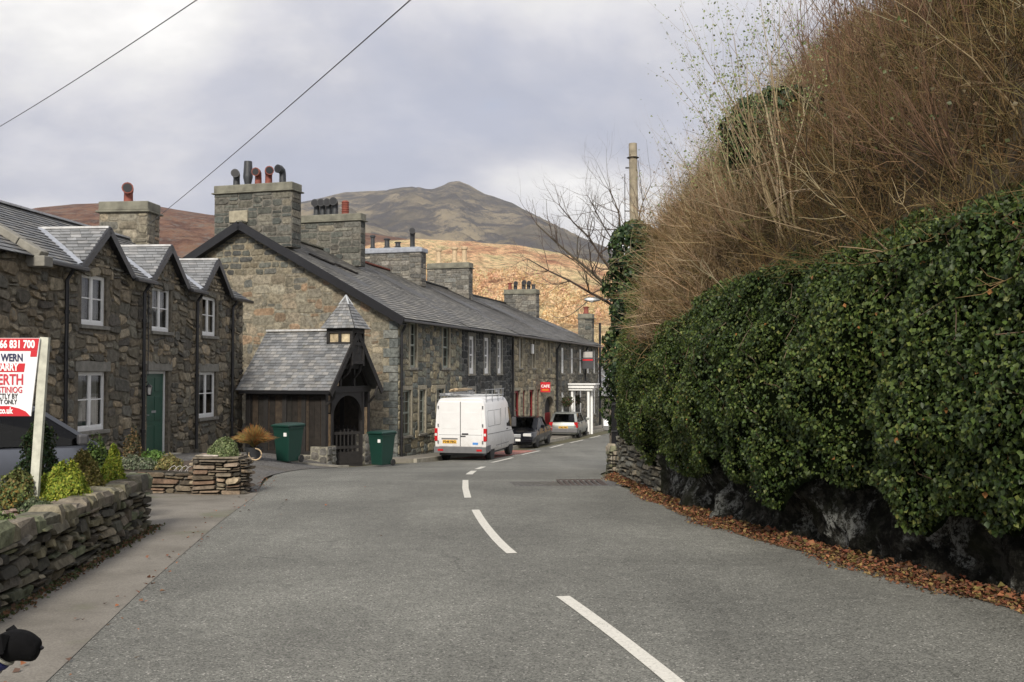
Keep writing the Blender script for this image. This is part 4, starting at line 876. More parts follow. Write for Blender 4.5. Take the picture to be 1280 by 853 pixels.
# turret
mb=MB(); x0,x1,y0,y1=1.44,2.36,-.06,.86; zb,zt=3.55,4.36
mb.box((x0,y0,zt-.16),(x1,y1,zt)); mb.box((x0,y0,zb+.25),(x1,y1,zb+.36))
for (x,y) in ((x0,y0),(x1-.1,y0),(x0,y1-.1),(x1-.1,y1-.1)): mb.box((x,y,3.15 if y==y0 else zb),(x+.1,y+.1,zt-.16))
mb.box((x0+.41,y0+.01,zb),(x0+.51,y0+.08,zt-.16)); mb.box((x0+.01,y0+.41,zb),(x0+.08,y0+.51,zt-.16)); mb.box((x0+.1,y0,3.2),(x1-.1,y0+.05,3.3)); mb.box((x0+.1,y0+.03,3.3),(x1-.1,y0+.06,3.82))
tu=mb.build('turret','timber_black',lg,bevel=.006)
mb=MB(); mb.box((x0+.06,y0+.1,zb+.36),(x0+.07,y0+.41,zt-.16),(.5,.42,.28)); mb.box((x0+.06,y0+.51,zb+.36),(x0+.07,y1-.1,zt-.16),(.42,.34,.22)); mb.box((x0+.1,y0+.06,zb+.5),(x0+.41,y0+.07,zt-.16),(.1,.08,.06)); mb.box((x0+.51,y0+.06,zb+.36),(x1-.1,y0+.07,zt-.16),(.08,.07,.05)); mb.build('turret_panel','wood',tu)
mb=MB(); cxm,cym=(x0+x1)/2,(y0+y1)/2; hv=.60; tip=Vector((cxm,cym,5.42)); cs=[Vector((cxm+a*hv,cym+b*hv,4.35)) for a,b in ((-1,-1),(1,-1),(1,1),(-1,1))]
for a,b in ((0,1),(1,2),(2,3),(3,0)): slates(mb,cs[a],cs[b],tip,tip,course=.115,width=.15,pal=SP)
mb.face([c for c in cs][::-1],(.03,.03,.03)); tr=mb.build('turret_roof','slate',lg)
mb=MB()
for k in range(4): c=tip.lerp(cs[k],.28); mb.bar(c+Vector((0,0,.02)),tip+Vector((0,0,.04)),.05,.03)
mb.build('finial','lead_pale',tr)
# ================================================================== VEHICLES
def wheel(root,x,y,r,w=.2,m='alloy',name='wheel'):
    s=1 if y>0 else -1
    mb=MB(); mb.lathe([(r*.62,-w/2),(r*.93,-w/2),(r,-w/2+.03),(r,w/2-.03),(r*.93,w/2),(r*.62,w/2)],(x,y,r),24,axis='y'); wh=mb.build('wheel','rubber',root,smooth=True)
    mb=MB(); o=s*w*.42; mb.lathe([(r*.64,o-s*.03),(r*.62,o),(r*.55,o-s*.02),(r*.5,o-s*.05),(.02,o-s*.05)],(x,y,r),20,axis='y')
    for k in range(7): a=k*2*math.pi/7; mb.bar((x+.04*math.cos(a),y+o-s*.02,r+.04*math.sin(a)),(x+r*.58*math.cos(a),y+o-s*.015,r+r*.58*math.sin(a)),r*.16,.03,up=(0,1,0))
    mb.build('rim',m,wh); return wh
def loft(secs):
    """secs: list of (x,[(y,z)...]) half sections from bottom centre to top centre"""
    V=[];Fs=[];n=len(secs[0][1])
    for x,h in secs:
        V+= [(x,y,z) for y,z in h]; V+= [(x,-y,z) for y,z in h[::-1][1:-1]]
    m=2*n-2
    for i in range(len(secs)-1):
        for k in range(m): k2=(k+1)%m; Fs.append((i*m+k,i*m+k2,(i+1)*m+k2,(i+1)*m+k))
    Fs.append(tuple(range(m))[::-1]); Fs.append(tuple(range((len(secs)-1)*m,len(secs)*m))); return V,Fs
def cut(o,cyl):
    """real wheel arches: boolean cylinders out of the body"""
    for (x,r,w) in cyl:
        mb=MB(); mb.lathe([(r,-w),(r,w)],(x,0,.34),28,axis='y'); c=mb.build('cutter','plastic',None,fixn=True)
        m=o.modifiers.new('b','BOOLEAN'); m.operation='DIFFERENCE'; m.object=c; m.solver='EXACT'
        bpy.context.view_layer.update(); me=bpy.data.meshes.new_from_object(o.evaluated_get(bpy.context.evaluated_depsgraph_get()))
        o.modifiers.clear(); o.data=me; bpy.data.objects.remove(c)
def car(label,name,loc,rz,paint,Ln,Wd,Ht,hatch=False,wb=.6,plate=None,rimm='alloy',mpv=False):
    t=thing(name,label,'car',loc,rz); h=Ln/2; w=Wd/2
    zb=.2; belt=Ht*.63 ; hood=Ht*.56 if not mpv else Ht*.6; 
    xa,xd=(h*.42,-h*.55) if not hatch else (h*.5,-h*.93)   # windscreen base / rear window base
    if mpv: xa=h*.84
    tailz=belt if hatch else Ht*.65
    prof=[(h,.42,.55,.86),(h*.985,.22,hood*.82,.93),(h*.9,.2,hood*.94,.97),(h*.72,.2,hood,.99),(xa+.05,.2,belt*.99,1),(0,.2,belt,1),(xd,.2,belt*1.02,1),(-h*.88,.2,tailz,.985),(-h*.975,.24,tailz*.97,.95),(-h,.36,tailz*.86,.88)]
    secs=[]
    for x,z0,zt,ws in prof:
        W_=w*ws; secs.append((x,[(0,z0),(W_*.88,z0),(W_*.97,z0+.12*(zt-z0)),(W_,z0+.45*(zt-z0)),(W_*.985,z0+.75*(zt-z0)),(W_*.93,zt-.02),(W_*.80,zt+.01),(0,zt+.03)]))
    V,Fs=loft(secs); mb=MB(); mb.mesh(V,Fs); body=mb.build('body',paint,t,smooth=True)
    xf,xr=h*wb,-h*wb; r=.31
    cut(body,[(xf,r+.055,w+.2),(xr,r+.055,w+.2)])
    for p in body.data.polygons: p.use_smooth=True
    try: body.data.set_sharp_from_angle(angle=math.radians(35))
    except Exception: pass
    mb=MB()
    for x in (xf,xr): mb.box((x-r-.03,-w*.72,.22),(x+r+.03,w*.72,.34+r+.03))
    mb.box((-h*.9,-w*.8,.18),(h*.9,w*.8,.26)); mb.build('wheel_well','plastic',t)
    for x in (xf,xr):
        for s in (-1,1): wheel(t,x,s*(w-.11),r,.2,rimm)
    # greenhouse
    tw=w*.93; rw=w*.72; rx0=xa-.75; rx1=(xd+.55) if not hatch else xd+.28; zt=Ht-.03
    def gs(x,z,ww): return [Vector((x,ww,z)),Vector((x,-ww,z))]
    A=gs(xa,belt+.0,tw*.88); B=gs(rx0,zt-.03,rw); Cc=gs(rx1,zt-.03,rw); D=gs(xd,belt+.02,tw*.9); Mi=gs((rx0+rx1)/2,zt+.02,rw*1.02); Wm=gs((xa+xd)/2,belt,tw)
    mb=MB(); mb.face([A[0],B[0],B[1],A[1]]); mb.build('windscreen','car_glass',t)
    mb=MB(); mb.face([D[1],Cc[1],Cc[0],D[0]]); mb.build('rear_window','car_glass',t)
    for s in (0,1):
        mb=MB(); f=[A[s],Wm[s],D[s],Cc[s],Mi[s]+Vector((0,0,-.03)),B[s]]; mb.face(f if s==0 else f[::-1]); mb.build('side_window','car_glass',t)
    mb=MB(); e=.035
    mb.mesh([B[0],Mi[0],Cc[0],Cc[1],Mi[1],B[1],B[0]*.999+Vector((0,-.2,e)),Mi[0]+Vector((0,-.2,e)),Cc[0]+Vector((0,-.2,e)),Cc[1]+Vector((0,.2,e)),Mi[1]+Vector((0,.2,e)),B[1]+Vector((0,.2,e))],[(0,1,7,6),(1,2,8,7),(6,7,10,11),(7,8,9,10),(11,10,4,5),(10,9,3,4),(5,0,6,11),(2,3,9,8)])
    for s in (0,1):
        mb.bar(A[s],B[s],.06,.05); mb.bar(Cc[s],D[s],.10 if not hatch else .14,.05); mb.bar(B[s],Mi[s],.05,.05); mb.bar(Mi[s],Cc[s],.05,.05)
    mb.build('roof',paint,t,smooth=True)
    for s in (0,1):
        mb=MB(); bx=(xa+xd)/2-.05; mb.bar((bx,(-1)**s*tw,belt),(bx-.08,(-1)**s*rw*1.015,zt-.02),.07,.02)
        if hatch: mb.bar((xd+.75,(-1)**s*tw*.985,belt),(rx1+.25,(-1)**s*rw,zt-.02),.06,.02)
        mb.build('door_pillar','plastic',t)
    # cabin inside: seats, dashboard
    mb=MB(); 
    for x in (xa-1.1,xa-1.95):
        for s in (-1,1): mb.box((x-.1,s*w*.45-.22,.5),(x+.05,s*w*.45+.22,belt+.22)); mb.box((x-.05,s*w*.45-.12,belt+.24),(x+.05,s*w*.45+.12,belt+.40))
    mb.box((xa-.35,-w*.8,.5),(xa-.05,w*.8,belt-.03)); mb.box((xd+.05,-w*.85,.3),(xa-.1,w*.85,.45)); mb.build('seats','plastic',t,bevel=.03)
    mb=MB()
    for s in (-1,1):
        mb.box((xa-.28,s*(w+.01)-.0,belt+.02),(xa-.14,s*(w+.19),belt+.17)) if s>0 else mb.box((xa-.28,s*(w+.19),belt+.02),(xa-.14,s*(w+.01),belt+.17))
    mb.build('mirror',paint if not mpv else 'plastic',t,bevel=.03)
    for s in (-1,1):
        for xx in (.12,-.95):
            mb=MB(); y=s*(w*.99); mb.box((xx-h*.08-.1,min(y,y+s*.03),belt-.17),(xx-h*.08+.1,max(y,y+s*.03),belt-.13)); mb.build('door_handle',paint,t,bevel=.01)
    mb=MB()
    for s in (-1,1):
        for xx in (xa-.02,(xa+xd)/2-.1,xd+.3): mb.box((xx-.006,s*w*.90 if s>0 else -w*1.002,.3),(xx+.006,w*1.002 if s>0 else -w*.90,belt-.02))
    mb.build('door_gap','plastic',t)
    for s in (-1,1):
        mb=MB(); mb.box((h*.93,s*w*.62-.19,hood*.72),(h*.998,s*w*.62+.19,hood*.72+.15)); hl=mb.build('headlight','lamp_clear',t,bevel=.03)
        zt_=tailz*.66; a=sorted((s*w*.72,s*w*.975)); mb=MB(); mb.box((-h*1.0,a[0],zt_),(-h*.90,a[1],zt_+.30 if hatch else zt_+.16)); mb.build('tail_light','lamp_red',t,bevel=.02)
    mb=MB(); mb.box((h*.94,-w*.3,hood*.66),(h*1.003,w*.3,hood*.66+.16)); mb.build('grille','galv',t,bevel=.02)
    mb=MB(); mb.box((h*.93,-w*.93,.28),(h*1.02,w*.93,.50)); mb.build('front_bumper',paint,t,bevel=.05)
    mb=MB(); mb.box((-h*1.025,-w*.95,.30),(-h*.92,w*.95,.56)); mb.build('rear_bumper','plastic_grey' if hatch else paint,t,bevel=.05)
    mb=MB(); mb.box((h*1.021,-.26,.36),(h*1.028,.26,.47)); mb.build('number_plate','plate_white',t)
    pz=tailz*.62 if hatch else .62
    mb=MB(); mb.box((-h*1.012,-.26,pz),(-h*.96,.26,pz+.12)); pl=mb.build('number_plate','plate_yellow',t)
    if plate: text(plate,.115,'text_black',pl,Matrix.Translation((-h*1.014,0,pz+.02))@Matrix(((0,0,-1,0),(-1,0,0,0),(0,1,0,0),(0,0,0,1))),.003,'CENTER')
    if hatch:
        mb=MB(); mb.bar((-h*.93,0,belt+.03),(-h*.93+.05,.35,belt+.04),.02); mb.build('wiper','plastic',t)
    return t
def gz(x,y): return float(G(x,y))
AV=math.radians(13)
car('black saloon car parked behind the white van facing the camera','parked_car',(.66,49.4,gz(.66,49.4)),math.radians(270)-AV,'car_black',4.6,1.78,1.40)
car('silver hatchback with a yellow rear number plate parked in front of the black saloon','parked_car',(3.3,59.0,gz(3.3,59)),math.radians(90)-AV,'car_silver',4.0,1.66,1.40,hatch=True,plate='T382 FBC')
car('grey people carrier parked in front of the cottage behind the estate agent board','parked_car',(-7.60,14.3,gz(-7.6,14.3)),math.radians(30),'car_grey',3.8,1.70,1.53,hatch=True,mpv=True)
# ---- white van
def van():
    vx,vy=-1.30,39.25; t=thing('panel_van','white high roof panel van with a roof rack parked at the kerb','van',(vx,vy,gz(vx,vy)+.0),math.radians(90)-AV)
    h=2.45; w=.955; H=2.32
    def sec(x,z0,zt,ws=1,tw=.86):
        W_=w*ws; return (x,[(0,z0),(W_*.93,z0),(W_,z0+.12),(W_*1.0,z0+.42*(zt-z0)),(W_*.985,z0+.55*(zt-z0)),(W_*(.5+.5*tw)+.01,zt-.22),(W_*tw,zt-.06),(W_*(tw-.1),zt),(0,zt+.02)])
    secs=[sec(-h,.38,H-.03,.985),sec(-h+.05,.36,H,1),sec(0,.34,H,1),sec(.95,.34,H-.0,1),sec(1.18,.34,H-.05,1,.84),sec(1.45,.34,1.86,1,.84),sec(1.72,.34,1.32,1,.86),sec(2.15,.34,1.12,.97,.85),sec(2.38,.36,.92,.90,.85),sec(2.46,.42,.72,.82,.85)]
    V,Fs=loft(secs); mb=MB(); mb.mesh(V,Fs); body=mb.build('body','van_white',t,smooth=True)
    cut(body,[(1.55,.41,w+.2),(-1.45,.41,w+.2)])
    for p in body.data.polygons: p.use_smooth=True
    try: body.data.set_sharp_from_angle(angle=math.radians(32))
    except Exception: pass
    mb=MB()
    for x in (1.55,-1.45): mb.box((x-.38,-w*.75,.3),(x+.38,w*.75,.76))
    mb.box((-h+.1,-w*.85,.26),(2.2,w*.85,.36)); mb.build('underbody','plastic',t)
    for x in (1.55,-1.45):
        for s in (-1,1): wheel(t,x,s*(w-.12),.335,.21,'plastic_grey')
    X=-h-.001
    # rear doors
    for s in (-1,1):
        a,b=sorted((s*.008,s*.80)); mb=MB(); mb.box((X-.022,a,.58),(X+.02,b,2.20)); d=mb.build('rear_door','van_white',t,bevel=.02)
        a2,b2=sorted((s*.13,s*.68)); mb=MB(); mb.box((X-.028,a2,1.22),(X-.018,b2,1.82)); mb.build('window_panel','van_white',d,bevel=.03)
        mb=MB()
        for z in (.75,1.35,2.0): y=s*.83; mb.tube([(X-.03,y,z-.05),(X-.03,y,z+.05)],.022,8)
        mb.build('hinge','plastic_grey',d)
    mb=MB(); mb.box((X-.03,-.008,.6),(X+.005,.008,2.19)); mb.box((X-.0235,-.8,1.0),(X,.8,1.012)); mb.build('door_gap','plastic_grey',t)
    mb=MB(); mb.box((X-.05,-.30,1.02),(X-.02,-.06,1.07)); mb.box((X-.05,-.20,.94),(X-.02,.0,.98)); mb.build('door_handle','plastic',t,bevel=.01)
    mb=MB(); mb.box((X-.035,.14,.70),(X-.022,.66,.82)); pl=mb.build('number_plate','plate_yellow',t); TT=lambda y,z,x=X-.037: Matrix.Translation((x,y,z))@Matrix(((0,0,-1,0),(-1,0,0,0),(0,1,0,0),(0,0,0,1)))
    text('P348 FBG',.115,'text_black',pl,TT(.40,.72),.003,'CENTER')
    mb=MB(); mb.box((X-.03,.1,.84),(X-.02,.70,.89)); mb.build('plate_lamp_strip','plastic_grey',t)
    mb=MB(); mb.box((X-.03,-.66,.66),(X-.022,-.46,.74)); bl=mb.build('door_badge','text_navy',t); bl.data.materials[0]=plain('badge_blue',(.08,.25,.6),.4)
    mb=MB(); mb.box((X-.09,-.97,.36),(X+.12,.97,.58)); mb.box((X-.0,-.972,.40),(X+.62,-.955,.62)); mb.box((X,.955,.40),(X+.62,.972,.62)); mb.build('rear_bumper','plastic_grey',t,bevel=.03)
    mb=MB()
    for s in (-1,1): a,b=sorted((s*.62,s*.82)); mb.box((X-.098,a,.43),(X-.088,b,.50))
    mb.build('reflector','lamp_red',t)
    for s in (-1,1):
        a,b=sorted((s*.855,s*.965)); mb=MB(); mb.box((X-.03,a,.78),(X+.14,b,1.24)); tl=mb.build('tail_light','lamp_red',t,bevel=.015); mb=MB(); mb.box((X-.036,a+.015,.97),(X-.028,b-.015,1.06)); mb.build('lens','lamp_clear',tl)
    # side details
    for s in (-1,1):
        y=s*(w*.985)
        for (x0,x1) in ((-2.1,-1.25),(-1.15,-.25)):
            a,b=sorted((y,y-s*.03)); mb=MB(); mb.box((x0,a if s<0 else y-.02,1.32),(x1,y+.01*s if s>0 else b,1.85))
        mb=MB()
        for (p,q) in (((-2.2,1.03),(2.0,.98)),((-2.2,.55),(-1.95,.55)),((-1.0,.55),(1.05,.55))): mb.bar((p[0],s*(w*1.001),p[1]),(q[0],s*(w*1.001),q[1]),.012,.02)
        for xg in (-.15,.62): mb.bar((xg,s*w*.998,.45),(xg,s*w*.97,1.9),.012,.014,up=(0,1,0))
        for (x0,x1) in ((-2.1,-1.2),(-1.1,-.25)):
            for (p,q) in (((x0,1.3),(x1,1.3)),((x0,1.86),(x1,1.86)),((x0,1.3),(x0,1.86)),((x1,1.3),(x1,1.86))): mb.bar((p[0],s*w*(.992 if p[1]<1.5 else .952),p[1]),(q[0],s*w*(.992 if q[1]<1.5 else .952),q[1]),.012,.014)
        mb.build('panel_gap','plastic_grey',t)
        def wy(z): return w*(.985-(z-1.15)*.075)
        mb=MB(); pts=[(.72,1.18),(1.72,1.12),(1.42,1.72),(1.22,1.90),(.72,1.92)]; f=[(x,s*(wy(z)+.018),z) for x,z in pts]; mb.face(f if s<0 else f[::-1]); mb.build('side_window','car_glass' if False else 'car_black',t)
        mb=MB(); a,b=sorted((s*(w+.03),s*(w+.22))); mb.box((1.38,a,1.12),(1.47,b,1.48)); mb.build('mirror','plastic',t,bevel=.03)
        mb=MB(); a,b=sorted((s*(w),s*(w+.03))); mb.box((.68,a,1.06),(.85,b,1.1)); mb.build('door_handle','plastic',t)
    mb=MB(); mb.face([(1.24,.70,1.97),(1.24,-.70,1.97),(1.74,-.76,1.34),(1.74,.76,1.34)]); mb.build('windscreen','car_black',t)
    for s in (-1,1): mb=MB(); mb.box((2.28,s*.62-.16,.74),(2.47,s*.62+.16,.92)); mb.build('headlight','lamp_clear',t,bevel=.03)
    mb=MB(); mb.box((2.3,-.9,.36),(2.52,.9,.6)); mb.build('front_bumper','plastic_grey',t,bevel=.04)
    mb=MB()
    for x in (-2.1,-1.2,-.3,.5):
        mb.tube([(x,-.86,H-.2),(x,-.86,H+.30)],.016,6); mb.tube([(x,.86,H-.2),(x,.86,H+.14)],.016,6); mb.tube([(x,-.86,H+.08),(x,.86,H+.08)],.016,6)
    for z in (H+.08,H+.30): mb.tube([(-2.2,-.86,z),(.6,-.86,z)],.016,6)
    mb.tube([(-2.2,.86,H+.08),(.6,.86,H+.08)],.016,6); mb.tube([(-2.2,.86,H+.14),(-2.2,-.86,H+.10)],.02,6); mb.build('roof_rack','galv',t)
    ld=thing('ladder','aluminium ladder lying on the roof rack of the white van','ladder',tuple(t.matrix_basis@Vector((-2.35,.5,H+.12))),math.radians(90)-AV)
    for y in (-.18,.18): mb=MB(); mb.bar((0,y,.03),(3.0,y,.03),.03,.07); mb.build('rail','galv',ld)
    for k in range(9): mb=MB(); mb.tube([(.2+k*.32,-.18,.03),(.2+k*.32,.18,.03)],.014,6); mb.build('rung','galv',ld)
    tb=t.matrix_basis@Vector((-2.3,.25,H+.17)); mb=MB()
    for k in range(7): y=R.uniform(-.25,.45); z=R.uniform(.07,.17); mb.bar((R.uniform(-.2,.1),y,z),(R.uniform(1.2,2.2),y+R.uniform(-.1,.1),z+R.uniform(-.03,.03)),R.uniform(.07,.12),.04)
    o=mb.build('timber_bundle','buff_pot',None); o.location=tb; o.rotation_euler=(0,0,math.radians(90)-AV); tag(o,'bundle of pale timber boards tied on the roof rack of the white van','timber')
    return t
van()
# ================================================================== WALL OF THE GARDEN AND ITS PLANTS
def poly_wall(name,label,cat,pts,hs,thick,pal,cell,sizes,cap=True,zoff=-.06,relief=.05):
    """drystone wall along a polyline: stones on both faces and the end, coping stones on top"""
    t=thing(name,label,cat,(pts[0][0],pts[0][1],gz(*pts[0])),0); o=Vector((pts[0][0],pts[0][1],gz(*pts[0])))
    mb=MB(); cp=MB(); nseg=len(pts)-1
    for i in range(nseg):
        a=Vector((*pts[i],0)); b=Vector((*pts[i+1],0)); d=(b-a); Ls=d.length; d.normalize(); za=gz(*pts[i])+zoff; zb=gz(*pts[i+1])+zoff; 
        slope=Vector((d.x*Ls,d.y*Ls,zb-za)).normalized(); a3=Vector((a.x,a.y,za))-o
        h=hs[i]; side=Vector((d.y,-d.x,0)) # right-hand side
        f1=Fr(a3,slope); off=f1.n
        f2=Fr(a3+slope*Ls-off*thick,-slope); 
        L3=Ls+.02
        mb.mesh([f1(0,0,-.03),f1(L3,0,-.03),f1(L3,h,-.03),f1(0,h,-.03),f1(0,0,-thick+.03),f1(L3,0,-thick+.03),f1(L3,h,-thick+.03),f1(0,h,-thick+.03)],[(0,1,2,3),(5,4,7,6),(1,5,6,2),(4,0,3,7),(3,2,6,7)],(.05,.045,.035))
        stones(mb,f1,0,L3,0,h,cell=cell,sizes=sizes,warp=.03,relief=relief,pal=pal,jit=.4,gap=.010)
        stones(mb,f2,0,L3,0,h,cell=(cell[0]*1.6,cell[1]*1.6),sizes=sizes,warp=.03,relief=relief*.6,pal=pal,jit=.4)
        for fe in ((Fr(f1(L3,0,0),-f1.n),) if i==nseg-1 else ()): stones(mb,fe,0,thick,0,h,cell=cell,sizes=((2,1),(3,2),(2,2)),warp=.02,relief=relief,pal=pal,jit=.4,off=-.0)
        if i==0: stones(mb,Fr(f1(0,0,-thick),f1.n),0,thick,0,h,cell=cell,sizes=((2,1),(3,2),(2,2)),warp=.02,relief=relief,pal=pal,jit=.4)
        if cap:
            u=0
            while u<L3-.05:
                w_=min(R.uniform(.14,.42),L3-u); hh=R.uniform(.09,.16); c=R.choice(pal); k=R.uniform(.8,1.35); j=lambda:R.uniform(-.018,.018)
                vs=[]
                for (zz,ins) in ((h-.03,0),(h+hh*.6,.0),(h+hh,.035)):
                    for (uu,nn) in ((u+.008+ins,.045-ins),(u+w_-.008-ins,.045-ins),(u+w_-.008-ins,-thick*.8+ins),(u+.008+ins,-thick*.8+ins)): vs.append(f1(uu+j(),zz+j()*.6,nn+j()))
                cp.mesh(vs,[(8,9,10,11)]+[(q,(q+1)%4,4+(q+1)%4,4+q) for q in range(4)]+[(4+q,4+(q+1)%4,8+(q+1)%4,8+q) for q in range(4)],(c[0]*k,c[1]*k,c[2]*k)); u+=w_
    mb.build('stonework','stone',t); 
    if cap: cp.build('coping','stone',t,fixn=True)
    return t
PW=((.13,.12,.08),(.17,.155,.10),(.10,.095,.07),(.21,.185,.13),(.075,.07,.055),(.15,.13,.10),(.14,.15,.09))
THIN=((3,1),(5,1),(4,2),(6,2),(2,1),(7,2),(4,1),(3,3),(8,1),(2,2))
g1=[(-3.55,1.5),(-3.72,5),(-3.95,7.84),(-4.28,10.5),(-4.62,13.05)]
poly_wall('garden_wall','rough drystone garden wall with upright coping stones beside the near pavement','stone wall',g1,[.62,.62,.60,.60],.32,PW,(.075,.05),THIN,relief=.06)
PR=((.17,.135,.095),(.21,.16,.115),(.12,.10,.075),(.085,.075,.06),(.19,.125,.085),(.25,.21,.15))
g2=[(-8.2,17.75),(-5.45,17.5)]
poly_wall('garden_wall','low reddish drystone wall running into the square pier with the clipped shrub','stone wall',g2,[.42],.32,PR,(.08,.05),THIN,cap=False,relief=.05)
pp=[(-5.42,17.42),(-4.62,17.42)]
pier=poly_wall('stone_pier','square drystone pier with a round clipped shrub on top at the yard entrance','stone pier',pp,[.66],.62,PR,(.065,.042),THIN,cap=False,relief=.075)
mb=MB(); mb.box((.0,-.0,.60),(.78,.60,.63),(.2,.17,.13)); 
for k in range(9): x=R.uniform(0,.6);y=R.uniform(0,.45); mb.box((x-.05*(k%3),y-.04*(k%2),.631+k*.0007),(x+R.uniform(.12,.28),y+R.uniform(.1,.22),.655+.001*k),R.choice(((.45,.40,.35),(.3,.2,.15),(.25,.22,.17)))) 
mb.build('top_slab','stone',pier,bevel=.01)
# raised soil behind the walls
def bed(name,front,back,h,lumps=.03):
    n=28; A=np.array(front,float);B=np.array(back,float)
    def rs(p): d=np.r_[0,np.cumsum(np.linalg.norm(np.diff(p,axis=0),axis=1))]; t=np.linspace(0,d[-1],n); return np.stack([np.interp(t,d,p[:,0]),np.interp(t,d,p[:,1])],1)
    A=rs(A);B=rs(B); k=12; t=np.linspace(0,1,k)[None,:,None]; P=A[:,None]*(1-t)+B[:,None]*t; Z=G(P[...,0],P[...,1])+h
    for i in range(n):
        for j in range(k):
            Z[i,j]+= lumps*noise.noise(Vector((P[i,j,0]*3,P[i,j,1]*3,0)))*2 - (h+.05 if j==k-1 else 0)+ (.05 if 2<j<k-3 else 0)
    V=np.concatenate([P,Z[...,None]],-1); idx=np.arange(n*k).reshape(n,k); Fc=np.stack([idx[:-1,:-1],idx[:-1,1:],idx[1:,1:],idx[1:,:-1]],-1).reshape(-1,4)
    return tag(np_obj(name,V,Fc,None,'soil',smooth=True),kind='structure')
bed('flower_bed',[(-3.7,1.5),(-3.9,5),(-4.13,7.84),(-4.46,10.5),(-4.75,13.0)],[(-5.0,1.5),(-5.2,5),(-5.3,7.84),(-5.7,10.5),(-6.1,13.3)],.55)
bed('soil_bed',[(-8.3,17.9),(-5.4,17.65)],[(-8.6,20.2),(-5.6,20.2)],.36)
mb=MB()
for k in range(330):
    t=R.random(); y=6+7*t; x=-3.95-.11*(y-7.84)-R.uniform(.2,1.0); s=R.uniform(.015,.05); z=gz(x,y)+.60; c=R.choice(((.3,.22,.18),(.2,.15,.12),(.35,.3,.25),(.14,.11,.09))); mb.lathe([(s*.6,-s*.4),(s,0),(s*.6,s*.45)],(x,y,z+R.uniform(-.01,.02)),5,c)
tag(mb.build('pebbles','stone',None),kind='stuff')
# shrubs --------------------------------------------------------
def shrub(name,label,cat,base,rx,ry,h,n,pal,ls=.05,cone=0.,up=.6,group=None,m='soft_leaf',seed=1,core=(.02,.025,.01),lump=.25):
    t=thing(name,label,cat,base,0,group)
    u=unit(rng.normal(size=(n,3))); u[:,2]=np.abs(u[:,2])*1.0-.12; 
    th=np.arctan2(u[:,1],u[:,0]); lm=1+lump*np.sin(th*3+seed)*np.sin(u[:,2]*7+seed*2)+lump*.6*np.sin(th*7+seed*3)*np.cos(u[:,2]*11)
    r=rng.uniform(.72,1.0,n)*lm; z=np.clip(u[:,2],-.1,1); k=1-cone*np.clip(z,0,1)
    P=np.stack([u[:,0]*rx*r*k,u[:,1]*ry*r*k,(z*.95*lm*rng.uniform(.9,1,n)+.1)*h],1); P[:,2]=np.maximum(P[:,2],.02)
    Nn=unit(u+rng.normal(size=u.shape)*.5); Dn=unit(u*.5+np.array([0,0,up])+rng.normal(size=u.shape)*.45)
    V,Fc,Cc=leaves(P,Nn,Dn,rng.uniform(.6,1.3,n)*ls,pick(pal,n,.3)); np_obj('foliage',V,Fc,Cc,m,t)
    k2=26; S=np.stack([np.array([0,0,.02])]*k2)[:,None]+np.zeros((k2,4,3)); e=P[rng.choice(n,k2)]*.85
    for i in range(4): S[:,i]=e*(i/3)+ (np.array([0,0,.03]) if i==0 else 0)+rng.normal(size=(k2,3))*.008*i
    V,Fc,Cc=tubes(S,np.tile(np.array([.012,.009,.006,.003]),(k2,1))*max(1,rx*2),pick(((.10,.07,.045),),k2)); np_obj('branches',V,Fc,Cc,'twig',t); return t
def on(x,y,dz=0): return (x,y,gz(x,y)+dz)
YG=((.20,.26,.03),(.27,.31,.04),(.13,.20,.025),(.33,.33,.05)); OL=((.16,.15,.04),(.22,.19,.05),(.12,.12,.03),(.27,.22,.08)); DG=((.03,.06,.02),(.05,.09,.03),(.02,.04,.015)); GG=((.12,.15,.09),(.18,.20,.13),(.08,.10,.06),(.25,.26,.19))
def bp(px,d): return ((px-640)/F*d,d)
shrub('dwarf_conifer','bushy yellow green dwarf conifer right of the sign post','shrub',on(*bp(82,10.6),.56),.29,.27,.42,9000,YG,.026,.18,.9,seed=1,lump=.13)
shrub('dwarf_conifer','olive brown conifer behind the bushy yellow green one','shrub',on(*bp(105,11.6),.56),.24,.24,.50,6000,OL,.027,.3,.9,seed=2,lump=.12)
shrub('dwarf_conifer','bright lime green cone shaped conifer at the end of the garden wall','shrub',on(*bp(143,12.4),.56),.17,.17,.52,4200,YG,.028,.62,1.0,seed=3,lump=.12)
shrub('dark_shrub','dark green shrub behind the lime cone conifer','shrub',on(*bp(124,13.3),.52),.24,.22,.56,3400,((.06,.10,.02),(.09,.13,.03),(.04,.07,.02)),.035,.2,.6,seed=4)
shrub('dark_conifer','tall narrow dark conifer behind the sign post','shrub',on(*bp(50,11.9),.45),.26,.26,.98,5200,DG+((.05,.05,.02),),.035,.3,1,seed=5,lump=.2)
shrub('heather','orange and green heather at the left edge of the flower bed','plant',on(*bp(6,9.7),.54),.30,.30,.26,2600,((.22,.15,.04),(.16,.17,.05),(.12,.16,.05),(.08,.12,.04)),.028,.1,1,seed=6)
shrub('heather','grey green spreading plant at the foot of the sign post','plant',on(*bp(46,9.7),.54),.20,.20,.15,1700,((.10,.13,.07),(.14,.17,.09),(.07,.09,.05)),.026,.1,1,seed=7)
shrub('heather','dark wispy green plant between the orange heather and the sign post','plant',on(*bp(24,10.3),.54),.24,.22,.38,2000,((.09,.12,.04),(.14,.16,.05),(.20,.16,.06)),.035,.3,1.2,seed=8)
shrub('heather','small tufted green plant on top of the near garden wall','plant',on(*bp(4,8.6),.56),.16,.16,.12,900,((.09,.13,.05),(.13,.18,.06)),.025,.1,1,seed=9)
